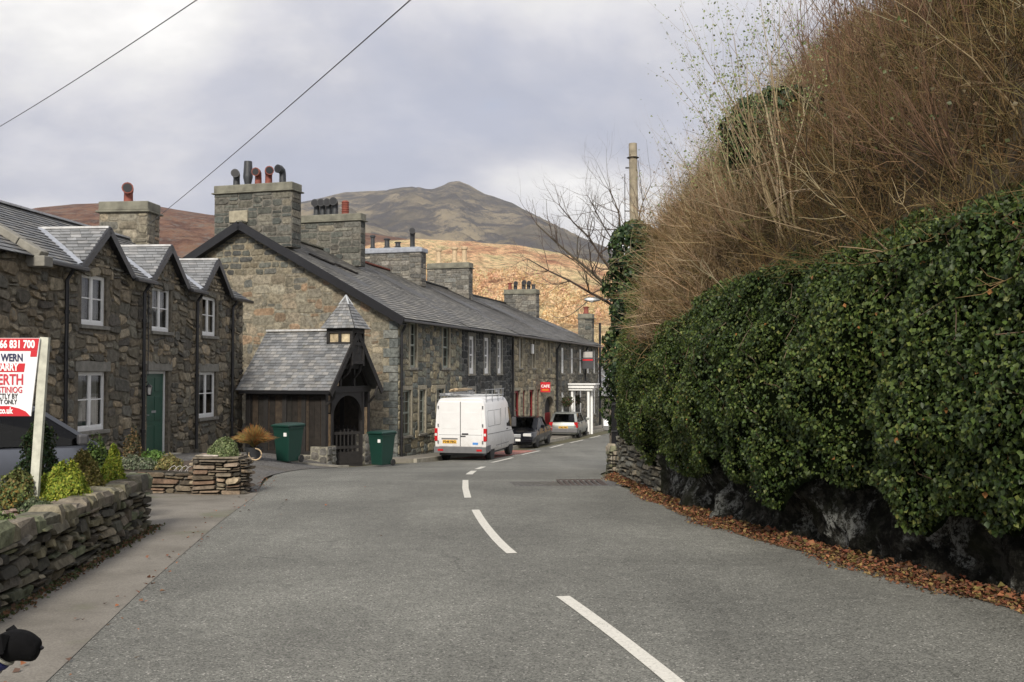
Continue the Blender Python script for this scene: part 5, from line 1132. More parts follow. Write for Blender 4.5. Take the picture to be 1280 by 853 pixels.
shrub('rock_plant','silver grey low plant on the small wall right of the lime conifer','plant',on(*bp(166,18.0),.36),.45,.25,.22,2400,GG,.035,.1,.8,seed=10)
shrub('rock_plant','fresh green low plant below the green door','plant',on(*bp(193,18.4),.36),.28,.25,.30,1800,((.12,.22,.05),(.16,.28,.07),(.09,.15,.04)),.035,.2,1,seed=11)
shrub('rock_plant','yellowish wispy plant left of the white wire rack','plant',on(*bp(213,18.1),.36),.26,.24,.24,1400,((.22,.20,.08),(.15,.16,.06),(.3,.24,.1)),.035,.2,1.2,seed=12)
shrub('rock_plant','tall thin dark plant against the cottage wall left of the door','plant',on(*bp(168,19.6),.30),.22,.22,.66,1500,((.05,.06,.03),(.12,.10,.05),(.20,.13,.06)),.04,.3,1,seed=13)
pb=bp(281,17.75); shrub('clipped_shrub','round grey green clipped shrub sitting on the stone pier','shrub',on(pb[0],pb[1],.60),.28,.26,.36,7000,((.15,.19,.08),(.20,.25,.11),(.10,.13,.055),(.27,.31,.16)),.026,.05,.6,seed=14,lump=.1)
rk=thing('wire_rack','white wire hoops standing on the low wall left of the pier','wire rack',on(-5.95,17.75,.36))
for k in range(4): mb=MB(); mb.tube([(k*.10,0,0),(k*.10+.06,0,.07),(k*.10+.12,0,.10),(k*.10+.16,0,.06),(k*.10+.14,0,0)],.006,5); mb.build('hoop','curtain',rk)
# potted grass
gp_=at(318,566,27.2); gp_=on(gp_.x,gp_.y,0); pg=thing('potted_grass','orange ornamental grass in a dark pot with a pale rope, left of the wheelie bin','potted plant',gp_)
mb=MB(); mb.lathe([(.15,0),(.19,.2),(.24,.34),(.21,.34),(.2,.28)],(0,0,0),16); mb.build('pot','dark_pot',pg,smooth=True)
mb=MB(); mb.tube([(.2+.02*math.sin(k*3),-.2+.03*k*.2,.33-.30*math.sin(k/8*math.pi)) if False else (.10+.17*math.sin(k/10*math.pi*1.6),-.24,.32-.30*(1-math.cos(k/10*math.pi*1.6))/2) for k in range(11)],.018,6); mb.build('rope','buff_pot',pg)
n=1700; a=rng.uniform(0,2*np.pi,n); l=rng.uniform(.35,.72,n); sp=rng.uniform(.15,1.15,n); S=np.zeros((n,5,3))
for i in range(5):
    t_=i/4; S[:,i,0]=np.cos(a)*l*sp*t_*.85; S[:,i,1]=np.sin(a)*l*sp*t_*.85; S[:,i,2]=.32+l*(t_*1.05-.62*sp*t_*t_)
V,Fc,Cc=tubes(S,np.tile(np.array([.006,.006,.005,.004,.001]),(n,1)),pick(((.42,.16,.05),(.5,.26,.09),(.3,.11,.04),(.35,.30,.10),(.18,.2,.07)),n,.25)); np_obj('grass_blades',V,Fc,Cc,'soft_leaf',pg)
# wheelie bins
def bin_(px,d,lab,rz):
    x,y=bp(px,d); t=thing('wheelie_bin',lab,'wheelie bin',on(x,y,.02),rz,'green wheelie bins by the lychgate')
    mb=MB(); vs=[]
    for z,a,b in ((.04,.21,.24),(.9,.275,.31),(.96,.29,.33),(1.0,.29,.33)):
        vs+=[(-a,-b,z),(a,-b,z),(a,b*1.05,z),(-a,b*1.05,z)]
    mb.mesh(vs,[(3,2,1,0),(12,13,14,15)]+[(4*j+q,4*j+(q+1)%4,4*j+4+(q+1)%4,4*j+4+q) for j in range(3) for q in range(4)]); mb.build('bin_body','bin_green',t,bevel=.018)
    mb=MB(); mb.mesh([(-.31,-.37,1.005),(.31,-.37,1.005),(.31,.36,1.005),(-.31,.36,1.005),(-.31,-.37,1.045),(.31,-.37,1.045),(.31,.36,1.06),(-.31,.36,1.06),(-.24,-.28,1.08),(.24,-.28,1.08),(.24,.28,1.10),(-.24,.28,1.10)],[(0,3,2,1),(8,9,10,11)]+[(q,(q+1)%4,4+(q+1)%4,4+q) for q in range(4)]+[(4+q,4+(q+1)%4,8+(q+1)%4,8+q) for q in range(4)]); mb.tube([(-.27,.40,1.0),(.27,.40,1.0)],.02,8); mb.build('lid','bin_green',t,bevel=.01)
    for s in (-1,1): mb=MB(); mb.tube([(s*.22,.26,.1),(s*.27,.26,.1)],.1,14); mb.build('wheel','rubber',t,smooth=True)
    mb=MB(); mb.box((-.28,-.005,.70),(-.275,.1,.82)) if False else mb.box((.10,-.318,.74),(.20,-.300,.84)); mb.build('sticker','white_paint',t)
bin_(361,28.6,'green wheelie bin standing on gravel left of the lychgate gate',math.radians(-28)); bin_(477.5,32.0,'green wheelie bin standing right of the lychgate on the pavement edge',math.radians(-32))
# estate agent board ------------------------------------------------
d_=10.35; pX=(52-640)/F*d_; es=thing('estate_agent_sign','red and white estate agent board on a pale wooden post at the left edge','sign',on(pX,d_,.45),math.radians(0))
zg=gz(pX,d_)+.45; ztop=CAMZ+(465-423)/F*d_-zg
mb=MB(); mb.bar((-.065,0,0),(.035,0,ztop+.01),.085,.05,up=(0,1,0)); mb.build('post','pale_post',es)
zb_=CAMZ+(465-520)/F*d_-zg; bw=1.05; xr=.0; 
def shx(z): return -.045+.1*(z-zb_)/(ztop-zb_)-.03
mb=MB(); mb.mesh([(shx(zb_)-bw,-.055,zb_),(shx(zb_),-.055,zb_),(shx(ztop)-.02,-.055,ztop-.0),(shx(ztop)-bw,-.055,ztop+.0),(shx(zb_)-bw,-.04,zb_),(shx(zb_),-.04,zb_),(shx(ztop)-.02,-.04,ztop),(shx(ztop)-bw,-.04,ztop)],[(0,1,2,3),(5,4,7,6),(0,4,5,1),(1,5,6,2),(2,6,7,3),(3,7,4,0)]); bd=mb.build('board','sign_white',es)
SH=ztop-zb_
def band(y0,y1,x0,x1,m,n_=-.059,name='band'):
    a=zb_+SH*y0; b=zb_+SH*y1; mb=MB(); mb.mesh([(shx(a)+x0,n_,a),(shx(a)+x1,n_,a),(shx(b)+x1,n_,b),(shx(b)+x0,n_,b),(shx(a)+x0,-.056,a),(shx(a)+x1,-.056,a),(shx(b)+x1,-.056,b),(shx(b)+x0,-.056,b)],[(0,1,2,3),(0,4,5,1),(1,5,6,2),(2,6,7,3),(3,7,4,0)]); mb.build(name,m,es)
band(.835,.995,-bw,-.025,'sign_red'); band(.76,.834,-.09,-.025,'sign_red'); band(.565,.675,-bw,-.13,'sign_red'); 
a=zb_;mb=MB(); pts=[(shx(a)-bw,zb_),(shx(a)-.005,zb_+.0),(shx(a)-.05,zb_+.06*SH),(shx(a)-.12,zb_+.10*SH),(shx(a)-.22,zb_+.13*SH),(shx(a)-bw,zb_+.13*SH)]; mb.face([(x,-.058,z) for x,z in pts]); mb.build('band','sign_red',es)
def st(body,y,size,m,right,bold,nm='lettering'):
    z=zb_+SH*y; text(body,size,m,es,Matrix.Translation((shx(z)+right,-.061,z))@Matrix(((.72,0,.0,0),(0,0,-1,0),(0,1,0,0),(0,0,0,1))),bold,'RIGHT',nm)
st('01766 831 700',.875,.108,'text_white',-.055,.004); st('TY WERN',.705,.105,'text_navy',-.155,.003); st('BOB PARRY',.585,.10,'text_white',-.19,.004)
st('AR WERTH',.405,.150,'text_red',-.115,.003); st('FFESTINIOG',.30,.088,'text_red',-.115,.001); st('STRICTLY BY',.225,.072,'text_black',-.155,.001); st('APPOINTMENT ONLY',.155,.066,'text_black',-.155,.001); st('www.bobparry.co.uk',.035,.085,'text_white',-.185,.003)
# ================================================================== DOG
def skin(name,joints,edges,m,parent,sub=2):
    me=bpy.data.meshes.new(name); me.from_pydata([j[0] for j in joints],edges,[]); o=bpy.data.objects.new(name,me); link(o)
    o.modifiers.new('Skin','SKIN'); me.skin_vertices.new() if not me.skin_vertices else None
    for i,j in enumerate(joints): r=j[1]; me.skin_vertices[0].data[i].radius=(r,r) if not isinstance(r,tuple) else r
    me.skin_vertices[0].data[0].use_root=True
    s=o.modifiers.new('Sub','SUBSURF'); s.levels=sub; s.render_levels=sub
    bpy.context.view_layer.update(); m2=bpy.data.meshes.new_from_object(o.evaluated_get(bpy.context.evaluated_depsgraph_get())); bpy.data.objects.remove(o)
    m2.name=name; m2.polygons.foreach_set('use_smooth',[True]*len(m2.polygons)); m2.materials.clear(); m2.materials.append(M[m]); o=bpy.data.objects.new(name,m2); return link(o,parent)
dgx,dgy=-2.75,5.2; dog=thing('dog','black dog with a white neck patch and blue collar on the near pavement','dog',on(dgx,dgy,.012),math.radians(8))
J=[((0,0,.36),.085),((-.25,0,.37),.10),((-.5,0,.36),.085),((.10,0,.40),.085),((.18,0,.465),.074),((.26,0,.512),.100),((.335,0,.50),.088),((.385,0,.472),.070),((.425,0,.465),.060),
   ((0.03,.075,.30),.05),((.02,.08,.16),.028),((.02,.08,.03),.022),((.06,.08,.015),.024),((0.03,-.075,.30),.05),((.02,-.08,.16),.028),((.02,-.08,.03),.022),((.06,-.08,.015),.024),
   ((-.5,.08,.28),.062),((-.44,.085,.17),.035),((-.53,.085,.11),.022),((-.51,.085,.02),.02),((-.46,.085,.012),.023),((-.5,-.08,.28),.062),((-.44,-.085,.17),.035),((-.53,-.085,.11),.022),((-.51,-.085,.02),.02),((-.46,-.085,.012),.023),
   ((-.60,0,.38),.035),((-.72,0,.30),.03),((-.82,0,.24),.018)]
Ed=[(0,1),(1,2),(0,3),(3,4),(4,5),(5,6),(6,7),(7,8),(0,9),(9,10),(10,11),(11,12),(0,13),(13,14),(14,15),(15,16),(2,17),(17,18),(18,19),(19,20),(20,21),(2,22),(22,23),(23,24),(24,25),(25,26),(2,27),(27,28),(28,29)]
dog_s=.84
skin('body',[(tuple(c*dog_s for c in p),r*dog_s*1.12) for p,r in J],Ed,'fur_black',dog)
for s in (-1,1):
    mb=MB(); b=Vector((.235,s*.075,.58))*dog_s; mb.mesh([b+Vector((.03,0,0)),b+Vector((-.03,0,.0)),b+Vector((-.03,s*.055,-.085)),b+Vector((.02,s*.06,-.075)),b+Vector((0,s*.03,.018))],[(0,1,4),(1,2,4),(2,3,4),(3,0,4),(0,3,2,1)]); mb.build('ear','fur_black',dog)
    mb=MB(); mb.lathe([(.002,-.009),(.008,-.004),(.009,0),(.008,.004),(.002,.009)],tuple(Vector((.325,s*.066,.548))*dog_s),8); mb.build('eye','car_black',dog)
mb=MB(); mb.lathe([(.004,-.012),(.014,-.004),(.014,.004),(.004,.012)],tuple(Vector((.428,0,.482))*dog_s),8); mb.build('nose','car_black',dog)
def ringat(t,w_,r_,m,name):
    a=Vector((.10,0,.40)).lerp(Vector((.18,0,.465)),t)*dog_s; d=Vector((.08,0,.065)).normalized(); mb=MB(); mb.tube([a-d*w_,a-d*w_*.5,a+d*w_*.5,a+d*w_],[r_*.97,r_,r_,r_*.97],20); return mb.build(name,m,dog,smooth=True)
ringat(.8,.018,.092,'blue_web','collar'); ringat(.35,.010,.093,'fur_white','neck_patch'); ringat(1.2,.006,.096,'fur_white','neck_patch')
# ================================================================== RIGHT SIDE: ROCK, WALL, HEDGE, BANK
WPL=np.array([(5.6,-2),(5.3,3),(4.75,5.6),(4.15,8.3),(3.25,11.5),(2.80,13.6),(2.5,16.2),(2.38,19),(2.30,21.5),(2.42,23.6),(3.0,26.5),(4.4,29.5),(7.5,34),(12,40)])
_d=np.r_[0,np.cumsum(np.linalg.norm(np.diff(WPL,axis=0),axis=1))]
def Wp(s): return np.stack([np.interp(s,_d,WPL[:,0]),np.interp(s,_d,WPL[:,1])],-1)
def Wn(s): t=Wp(np.asarray(s)+.5)-Wp(np.asarray(s)-.5); t/=np.linalg.norm(t,axis=-1,keepdims=True); return np.stack([-t[...,1],t[...,0]],-1)   # towards the road
def s_at(y): return float(np.interp(y,WPL[:,1],_d))
def fbm(P,f,o=4):
    out=np.zeros(len(P)); 
    for i,p in enumerate(P):
        v=Vector(p)*f; a=1.
        for _ in range(o): out[i]+=a*noise.noise(v); v=v*2.03; a*=.5
    return out
def wallgrid(name,y0,y1,zlo,zhi,step,amp,f,m,lean=.12,thing_=None,outs=.0):
    s=np.arange(s_at(y0),s_at(y1),step); k=int((zhi-zlo)/step)+1; z=np.linspace(zlo,zhi,k)
    S,Z=np.meshgrid(s,z,indexing='ij'); P=Wp(S); Nn=Wn(S); zz=G(P[...,0],P[...,1])+Z
    q=np.stack([P[...,0],P[...,1],zz],-1).reshape(-1,3); q2=q*np.array([.8,.8,1.0]); ff=fbm(q2,f*1.9,5); st=np.floor((fbm(q,f*1.4,3)+.9*np.abs(ff))*5)/5; d=(fbm(q,f*.7,3)*amp*.8+st*amp*.55-np.abs(ff)*amp*.5+fbm(q,9,3)*.022).reshape(S.shape)+outs-lean*(Z-zlo)
    # ledges: quantised slabs
    V=np.stack([P[...,0]+Nn[...,0]*d,P[...,1]+Nn[...,1]*d,zz],-1); idx=np.arange(S.size).reshape(S.shape)
    Fc=np.stack([idx[:-1,:-1],idx[1:,:-1],idx[1:,1:],idx[:-1,1:]],-1).reshape(-1,4); return np_obj(name,V,Fc,None,m,thing_,smooth=False)
rkw=wallgrid('rocky_outcrop',1.5,17.2,-.15,1.5,.055,.30,1.25,'rock',.15,outs=-.02); tag(rkw,'dark mossy rock with pale lichen patches along the foot of the ivy','rock')
ws=[tuple(Wp(s_at(y))) for y in (23.4,21.5,19.3,16.9)]
poly_wall('retaining_wall','grey drystone retaining wall below the ivy between the rock face and the railings','stone wall',[(float(a),float(b)) for a,b in ws[::-1]][::-1],[.95,.98,1.02],.4,((.20,.18,.13),(.26,.23,.17),(.15,.14,.11),(.11,.105,.085),(.23,.22,.18)),(.10,.06),THIN,cap=False)
cwp=[(2.62,26.6),(2.38,25.3),(2.27,24.2),(2.28,23.4)]
low=poly_wall('low_wall','low mossy stone wall that curves round under the black railings','stone wall',cwp,[.62,.62,.62],.3,((.24,.21,.16),(.18,.17,.12),(.14,.14,.09),(.30,.26,.20)),(.09,.06),THIN,cap=True)
rl=thing('railing','black iron railings bent round the corner on top of the low mossy wall','railing',on(2.1,24.2,0)); o=Vector(on(2.1,24.2,0))
def rpt(t,h): 
    p=np.array([(2.95,27.6),(2.68,26.6),(2.46,25.3),(2.37,24.2),(2.40,23.3)]); d=np.linspace(0,1,5); x=np.interp(t,d,p[:,0]); y=np.interp(t,d,p[:,1]); return Vector((x,y,gz(x,y)+h))-o
for z in (.70,1.0,1.62): mb=MB(); mb.tube([rpt(k/16,z) for k in range(17)],.02,6); mb.build('rail','black_paint',rl)
for k in range(33): mb=MB(); mb.tube([rpt(k/32,.66),rpt(k/32,1.68)],.011,5); mb.build('baluster','black_paint',rl)
gpx=on(2.95,28.0,0); gpt_=thing('gate_post','round topped stone gate post beyond the railings','gate post',gpx)
mb=MB(); mb.lathe([(.3,-.1),(.29,1.5),(.33,1.52),(.33,1.62),(.25,1.8),(.1,1.9)],(0,0,0),14,(.3,.25,.19)); mb.build('stonework','stone',gpt_,smooth=True)
# bank surface ------------------------------------------------
def Htop(y): return np.interp(y,[2,8.8,12.5,15,18,20.5,22.5,24,26,34],[3.25,3.02,2.90,2.60,2.25,2.2,2.9,3.7,3.9,1.6])   # absolute height of the ivy top
bx=np.arange(1.5,34,.32); by=np.arange(-3,52,.32); BX,BY=np.meshgrid(bx,by,indexing='ij'); PP=np.stack([BX,BY],-1).reshape(-1,2)
Sd=np.arange(0,_d[-1],.3); WS=Wp(Sd); WN=Wn(Sd)
dif=PP[:,None]-WS[None]; dist=np.linalg.norm(dif,axis=-1); ni=dist.argmin(1); dmin=dist[np.arange(len(PP)),ni]; sign=-(dif[np.arange(len(PP)),ni]*WN[ni]).sum(-1); dsg=np.where(sign>0,dmin,-dmin)
def bankh(d,yn,P):
    fade=np.interp(yn,[11,15,25,28,32],[.86,.93,1.03,.7,.4]); h=np.minimum(Htop(yn),2.95)-.35+np.interp(d,[0,.3,.8,1.3,2,3,4.5,6.5,12,30],[0,.25,1.3,2.1,3.0,4.1,5.6,7.1,9.0,10.5])*fade
    return h+.35*fbm(np.concatenate([P,np.zeros((len(P),1))],1),.45,3)
BH=bankh(dsg,WS[ni][:,1],PP); ok=(dsg>.12).reshape(BX.shape); idx=np.arange(BX.size).reshape(BX.shape)
fm=ok[:-1,:-1]&ok[1:,:-1]&ok[1:,1:]&ok[:-1,1:]; Fc=np.stack([idx[:-1,:-1],idx[1:,:-1],idx[1:,1:],idx[:-1,1:]],-1)[fm]
tag(np_obj('bank',np.concatenate([PP,BH[:,None]],1),Fc,None,'undergrowth',smooth=True),kind='structure')
# ivy hedge: core and leaves ------------------------------------
sA,sB=s_at(1.5),s_at(26.5)
def hedge_pt(S,q,inset=0):
    """S along the wall, q 0..1 up the face, 1..1.6 over the top"""
    P=Wp(S); Nn=Wn(S); g=G(P[:,0],P[:,1]); top=Htop(P[:,1]); lo=g+np.interp(P[:,1],[1,9,14,19,22,24.5,26],[.62,.66,.64,.68,.85,1.3,1.75])+.14*np.sin(S*2.1)+.10*np.sin(S*5.3)
    qq=np.clip(q,0,1); lo=lo+.16*fbm(np.stack([S,S*0,S*0],1),1.3,3)+.05; z=lo+(top-lo)*qq; over=np.clip(q-1,0,1)
    d=np.interp(P[:,1],[10,18,22,26],[.22,.06,-.20,-.30])+np.interp(P[:,1],[14,24],[.22,.12])*np.sin(np.clip(qq,0,1)*math.pi)**.7 - .35*np.clip(qq-.75,0,1)*1.2
    d=d-over*1.9; z=z+over*.85
    q3=np.stack([P[:,0],P[:,1],z],1); nn=(fbm(q3,.85,2)*.22+fbm(q3,2.6,2)*.18)*np.interp(P[:,1],[16,24],[1,.6])
    d=d+nn*(1-.5*over)-inset; z=z+over*nn*.6
    V=np.stack([P[:,0]+Nn[:,0]*d,P[:,1]+Nn[:,1]*d,z-inset*.6],1); NN=np.stack([Nn[:,0],Nn[:,1],np.full(len(S),.15)],1); NN[:,2]+=over*1.6
    return V,unit(NN)
hd=thing('ivy_hedge','thick glossy green ivy hanging over the rock along the right of the road','ivy hedge',on(2.8,13.6))
ho=np.array(on(2.8,13.6))
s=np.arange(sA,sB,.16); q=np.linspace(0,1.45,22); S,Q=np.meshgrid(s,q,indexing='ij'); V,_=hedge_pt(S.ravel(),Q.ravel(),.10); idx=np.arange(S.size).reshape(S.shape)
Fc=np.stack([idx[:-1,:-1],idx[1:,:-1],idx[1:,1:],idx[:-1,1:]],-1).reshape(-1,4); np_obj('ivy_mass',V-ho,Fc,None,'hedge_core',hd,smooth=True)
n=240000
u=rng.random(n)**1.15; S=sA+(sB-sA)*u; Q=rng.uniform(-.035,1.42,n); V,Nn=hedge_pt(S,Q,0); V+=Nn*rng.uniform(-.07,.06,(n,1))
kill=(fbm(V,1.5,2)<-.28); keep=~kill|(rng.random(n)<.35)
V=V[keep];Nn=Nn[keep];n=len(V); yy=V[:,1]
Nf=unit(Nn+rng.normal(size=(n,3))*.68+[0,0,.2]); Dn=unit(np.array([0,0,-1.])+rng.normal(size=(n,3))*.55)
sz=rng.uniform(.028,.068,n)*np.interp(yy,[5,12,24],[1.0,.85,.8])
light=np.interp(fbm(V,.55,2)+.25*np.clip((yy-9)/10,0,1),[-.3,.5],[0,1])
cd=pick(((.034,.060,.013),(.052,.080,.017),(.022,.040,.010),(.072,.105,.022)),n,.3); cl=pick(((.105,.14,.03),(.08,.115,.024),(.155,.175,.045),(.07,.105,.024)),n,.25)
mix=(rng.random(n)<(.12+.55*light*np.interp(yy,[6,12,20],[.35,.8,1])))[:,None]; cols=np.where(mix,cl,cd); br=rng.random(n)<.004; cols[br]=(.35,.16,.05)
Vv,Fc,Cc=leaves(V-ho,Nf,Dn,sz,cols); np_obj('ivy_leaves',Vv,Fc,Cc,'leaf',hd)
# bare stems showing among the ivy
m_=110; S0=rng.uniform(sA,sB,m_); Q0=rng.uniform(.0,.9,m_); pts=[]
for i in range(5): v,nn=hedge_pt(S0+rng.normal(size=m_)*.12+i*.05,Q0+i*.05); pts.append(v+nn*.03+rng.normal(size=(m_,3))*.03-ho)
V,Fc,Cc=tubes(np.stack(pts,1),np.tile(np.array([.006,.005,.005,.004,.002]),(m_,1)),pick(((.10,.07,.045),(.14,.10,.07)),m_)); np_obj('stems',V,Fc,Cc,'twig',hd)['kind']='stuff'
# brambles / bare twigs on the bank (nobody could count them)
def bank_at(P):
    d=P[:,None]-WS[None]; ds=np.linalg.norm(d,axis=-1); k=ds.argmin(1); dm=ds[np.arange(len(P)),k]; sg=-(d[np.arange(len(P)),k]*WN[k]).sum(-1); dm=np.where(sg>0,dm,-dm)
    return dm,k,bankh(dm,WS[k][:,1],P)
def twigs(n,yr,dr,Lr,r0,pal,sides,upw,roadw,seg=5,dens=None):
    s=rng.uniform(s_at(yr[0]),s_at(yr[1]),n); d=dr[0]+(dr[1]-dr[0])*rng.random(n)**1.3; yy0=Wp(s)[:,1]; d=d+np.interp(yy0,[18,21,23],[0,.55,.9]); P=Wp(s)-Wn(s)*d[:,None]; dm,k,h=bank_at(P); W=-0
    base=np.concatenate([P,h[:,None]-.05],1); nn=np.concatenate([WN[k],np.zeros((n,1))],1)
    cl=fbm(base,.5,2)[:,None]; D=unit(nn*(roadw+.5*cl)+np.array([0,0,upw])+rng.normal(size=(n,3))*.42+np.array([0,-.25,0])); Ln=rng.uniform(*Lr,n)*(1+.5*cl[:,0])
    curl=rng.normal(size=(n,3))*.36+np.array([0,0,-.15]); Pt=np.zeros((n,seg,3))
    for i in range(seg): t=i/(seg-1); Pt[:,i]=base+D*(Ln*t)[:,None]+curl*(Ln*t*t)[:,None]+rng.normal(size=(n,3))*.012*(i>0)
    rad=np.linspace(1,.3,seg)[None]*rng.uniform(.7,1.3,(n,1))*r0; col=pick(pal,n,.3); parts=[tubes(Pt,rad,col)]
    for k_ in range(sides):
        i0=rng.integers(1,seg-1,n); b=Pt[np.arange(n),i0]; d2=unit(D+rng.normal(size=(n,3))*.95); l2=Ln*rng.uniform(.2,.5,n); Q=np.zeros((n,3,3))
        for i in range(3): t=i/2; Q[:,i]=b+d2*(l2*t)[:,None]+rng.normal(size=(n,3))*.02*(i>0)+np.array([0,0,.06])*t*t
        parts.append(tubes(Q,np.array([[.55,.42,.22]])*r0*np.ones((n,1)),col*.95))
    return join(parts),base
BR=((.13,.082,.034),(.165,.11,.048),(.095,.06,.026),(.21,.15,.075),(.12,.10,.038),(.065,.045,.02))
(b1,_)=twigs(15500,(5.5,27),(.25,8.0),(.35,.95),.007,BR,5,.85,.55)
(b2,_)=twigs(8000,(14.5,27),(.2,5.0),(.35,.9),.006,((.34,.24,.14),(.28,.19,.10),(.40,.30,.19)),4,.8,.5)
(b3,_)=twigs(330,(6,26),(.3,6.5),(.6,1.3),.011,((.20,.15,.09),(.12,.085,.05),(.28,.22,.14)),5,.8,.4,7)
V,Fc,Cc=join([b1,b2,b3]); tag(np_obj('brambles',V,Fc,Cc,'twig',None),'tangle of bare brown bramble and thicket covering the bank above the ivy','brambles',kind='stuff')
# leaves scattered through the brambles
n=4500; s=rng.uniform(s_at(5.5),s_at(27),n); d=rng.uniform(.2,8,n); P=Wp(s)-Wn(s)*d[:,None]; dm,k,h=bank_at(P); keep=(fbm(np.concatenate([P,h[:,None]],1),.6,2)>.12); P=P[keep];h=h[keep];n=len(P)
B=np.concatenate([P,(h+rng.uniform(.1,.9,n))[:,None]],1); V,Fc,Cc=leaves(B,unit(rng.normal(size=(n,3))+[-.5,-.3,.5]),unit(rng.normal(size=(n,3))),rng.uniform(.03,.07,n),pick(((.07,.08,.025),(.05,.06,.02),(.12,.10,.04),(.10,.06,.03)),n)); tag(np_obj('bramble_leaves',V,Fc,Cc,'leaf',None),'scattered green leaves among the bare brambles','leaves',kind='stuff')
# fallen leaves strip --------------------------------------------
n=21000; s=rng.uniform(s_at(4),s_at(23.6),n); a=rng.beta(1.15,2.2,n)*1.25; Wd=np.interp(Wp(s)[:,1],[4,8,12,18,22,24],[.50,.42,.34,.30,.30,.2])*(1+.25*np.sin(s*1.7)+.15*np.sin(s*4.1)); P=Wp(s)+Wn(s)*(a*Wd-.02+rng.normal(size=n)*.03)[:,None]
z=G(P[:,0],P[:,1])+.012+.07*(1-a)**2*rng.random(n); B=np.concatenate([P,z[:,None]],1)
V,Fc,Cc=leaves(B,unit(rng.normal(size=(n,3))*.45+[0,0,1]),unit(rng.normal(size=(n,3))*[1,1,.2]),rng.uniform(.03,.075,n)*(1.1-.5*np.clip(a,0,1)),pick(((.21,.08,.042),(.16,.06,.034),(.26,.12,.06),(.12,.065,.04),(.24,.16,.065),(.08,.048,.03),(.17,.13,.045)),n,.35)); 
n2=150; x2=np.r_[rng.uniform(-4.6,-2.6,n2//3),rng.uniform(-4.5,3.2,n2-n2//3)]; y2=rng.uniform(4.5,22,n2); xs=np.interp(y2,[p[1] for p in RL],[p[0] for p in RL]); e=rng.normal(size=n2)*.12; x2=np.where(rng.random(n2)<.85,xs+e,x2); B2=np.stack([x2,y2,G(x2,y2)+.022],1)
V2,F2,C2=leaves(B2,unit(rng.normal(size=(n2,3))*.25+[0,0,1]),unit(rng.normal(size=(n2,3))*[1,1,.1]),rng.uniform(.02,.055,n2),pick(((.33,.13,.06),(.20,.10,.06),(.10,.07,.05)),n2))
V,Fc,Cc=join([(V,Fc,Cc),(V2,F2,C2)]); tag(np_obj('fallen_leaves',V,Fc,Cc,'litter',None),'rust coloured fallen leaves drifted along the foot of the rock face','leaves',kind='stuff')
ribbon('verge_soil',[tuple(Wp(s_)+Wn(s_)*(.10+.05*math.sin(s_*2.3)+.04*math.sin(s_*6.1))) for s_ in np.arange(s_at(0),s_at(24),.4)],.36,.006,'litter_soil')
ribbon('verge_soil',[(-3.78,3),(-3.9,5),(-4.02,7.84),(-4.34,10.5),(-4.66,12.9)][::1],.16,.026,'soil') if False else None
# weeds along the foot of the left wall
n=2600; y=rng.uniform(4,13.2,n); xw=np.interp(y,[p[1] for p in g1],[p[0] for p in g1])+.06+np.abs(rng.normal(size=n))*.05; B=np.stack([xw,y,G(xw,y)+.015],1); V,Fc,Cc=leaves(B,unit(rng.normal(size=(n,3))+[.5,0,.6]),unit(rng.normal(size=(n,3))*[1,1,.4]+[0,0,.5]),rng.uniform(.02,.045,n),pick(((.06,.08,.03),(.12,.08,.05),(.09,.10,.04),(.2,.11,.06)),n)); tag(np_obj('wall_moss',V,Fc,Cc,'soft_leaf',None),'moss and small weeds along the foot of the near garden wall','moss',kind='stuff')
# ------------------------------------------------------------------ ivy column, trees
def blob_leaves(n,f,ls,pal,hang=-.5):
    P,Nn=f(n); return leaves(P,unit(Nn+rng.normal(size=(n,3))*.45),unit(np.array([0,0,hang])+rng.normal(size=(n,3))*.6),rng.uniform(.7,1.3,n)*ls,pick(pal,n,.35))
def grow(base,dirv,length,rad,levels,spread,nb,rnd,up=.15,segs=5,out=None,lv=0,sw=.18):
    p=Vector(base); d=Vector(dirv).normalized(); pts=[p.copy()]; 
    for i in range(segs): d=(d+Vector((rnd.gauss(0,sw),rnd.gauss(0,sw),rnd.gauss(0,sw)+up*.3))).normalized(); p=p+d*length/segs; pts.append(p.copy())
    rr=[rad*(1-.62*i/segs) for i in range(segs+1)]; out.append((pts,rr,lv))
    if levels>0:
        for k in range(nb):
            i=rnd.randint(1,segs); q=pts[i]; dd=(pts[i]-pts[i-1]).normalized(); a=Vector((rnd.gauss(0,1),rnd.gauss(0,1),rnd.gauss(0,1))); a=(a-dd*a.dot(dd)).normalized()
            grow(q,dd*math.cos(spread)+a*math.sin(spread),length*rnd.uniform(.45,.75),rr[i]*.6,levels-1,spread,nb,rnd,up,segs,out,lv+1,sw)
def tree_obj(t,segsl,pal,nm='branches',o=(0,0,0),m='twig',k=4):
    P=np.array([[tuple(p) for p in s[0]] for s in segsl])-np.array(o); Rr=np.array([s[1] for s in segsl]); c=pick(pal,len(segsl),.15); V,Fc,Cc=tubes(P,Rr,c,k); return np_obj(nm,V,Fc,Cc,m,t)
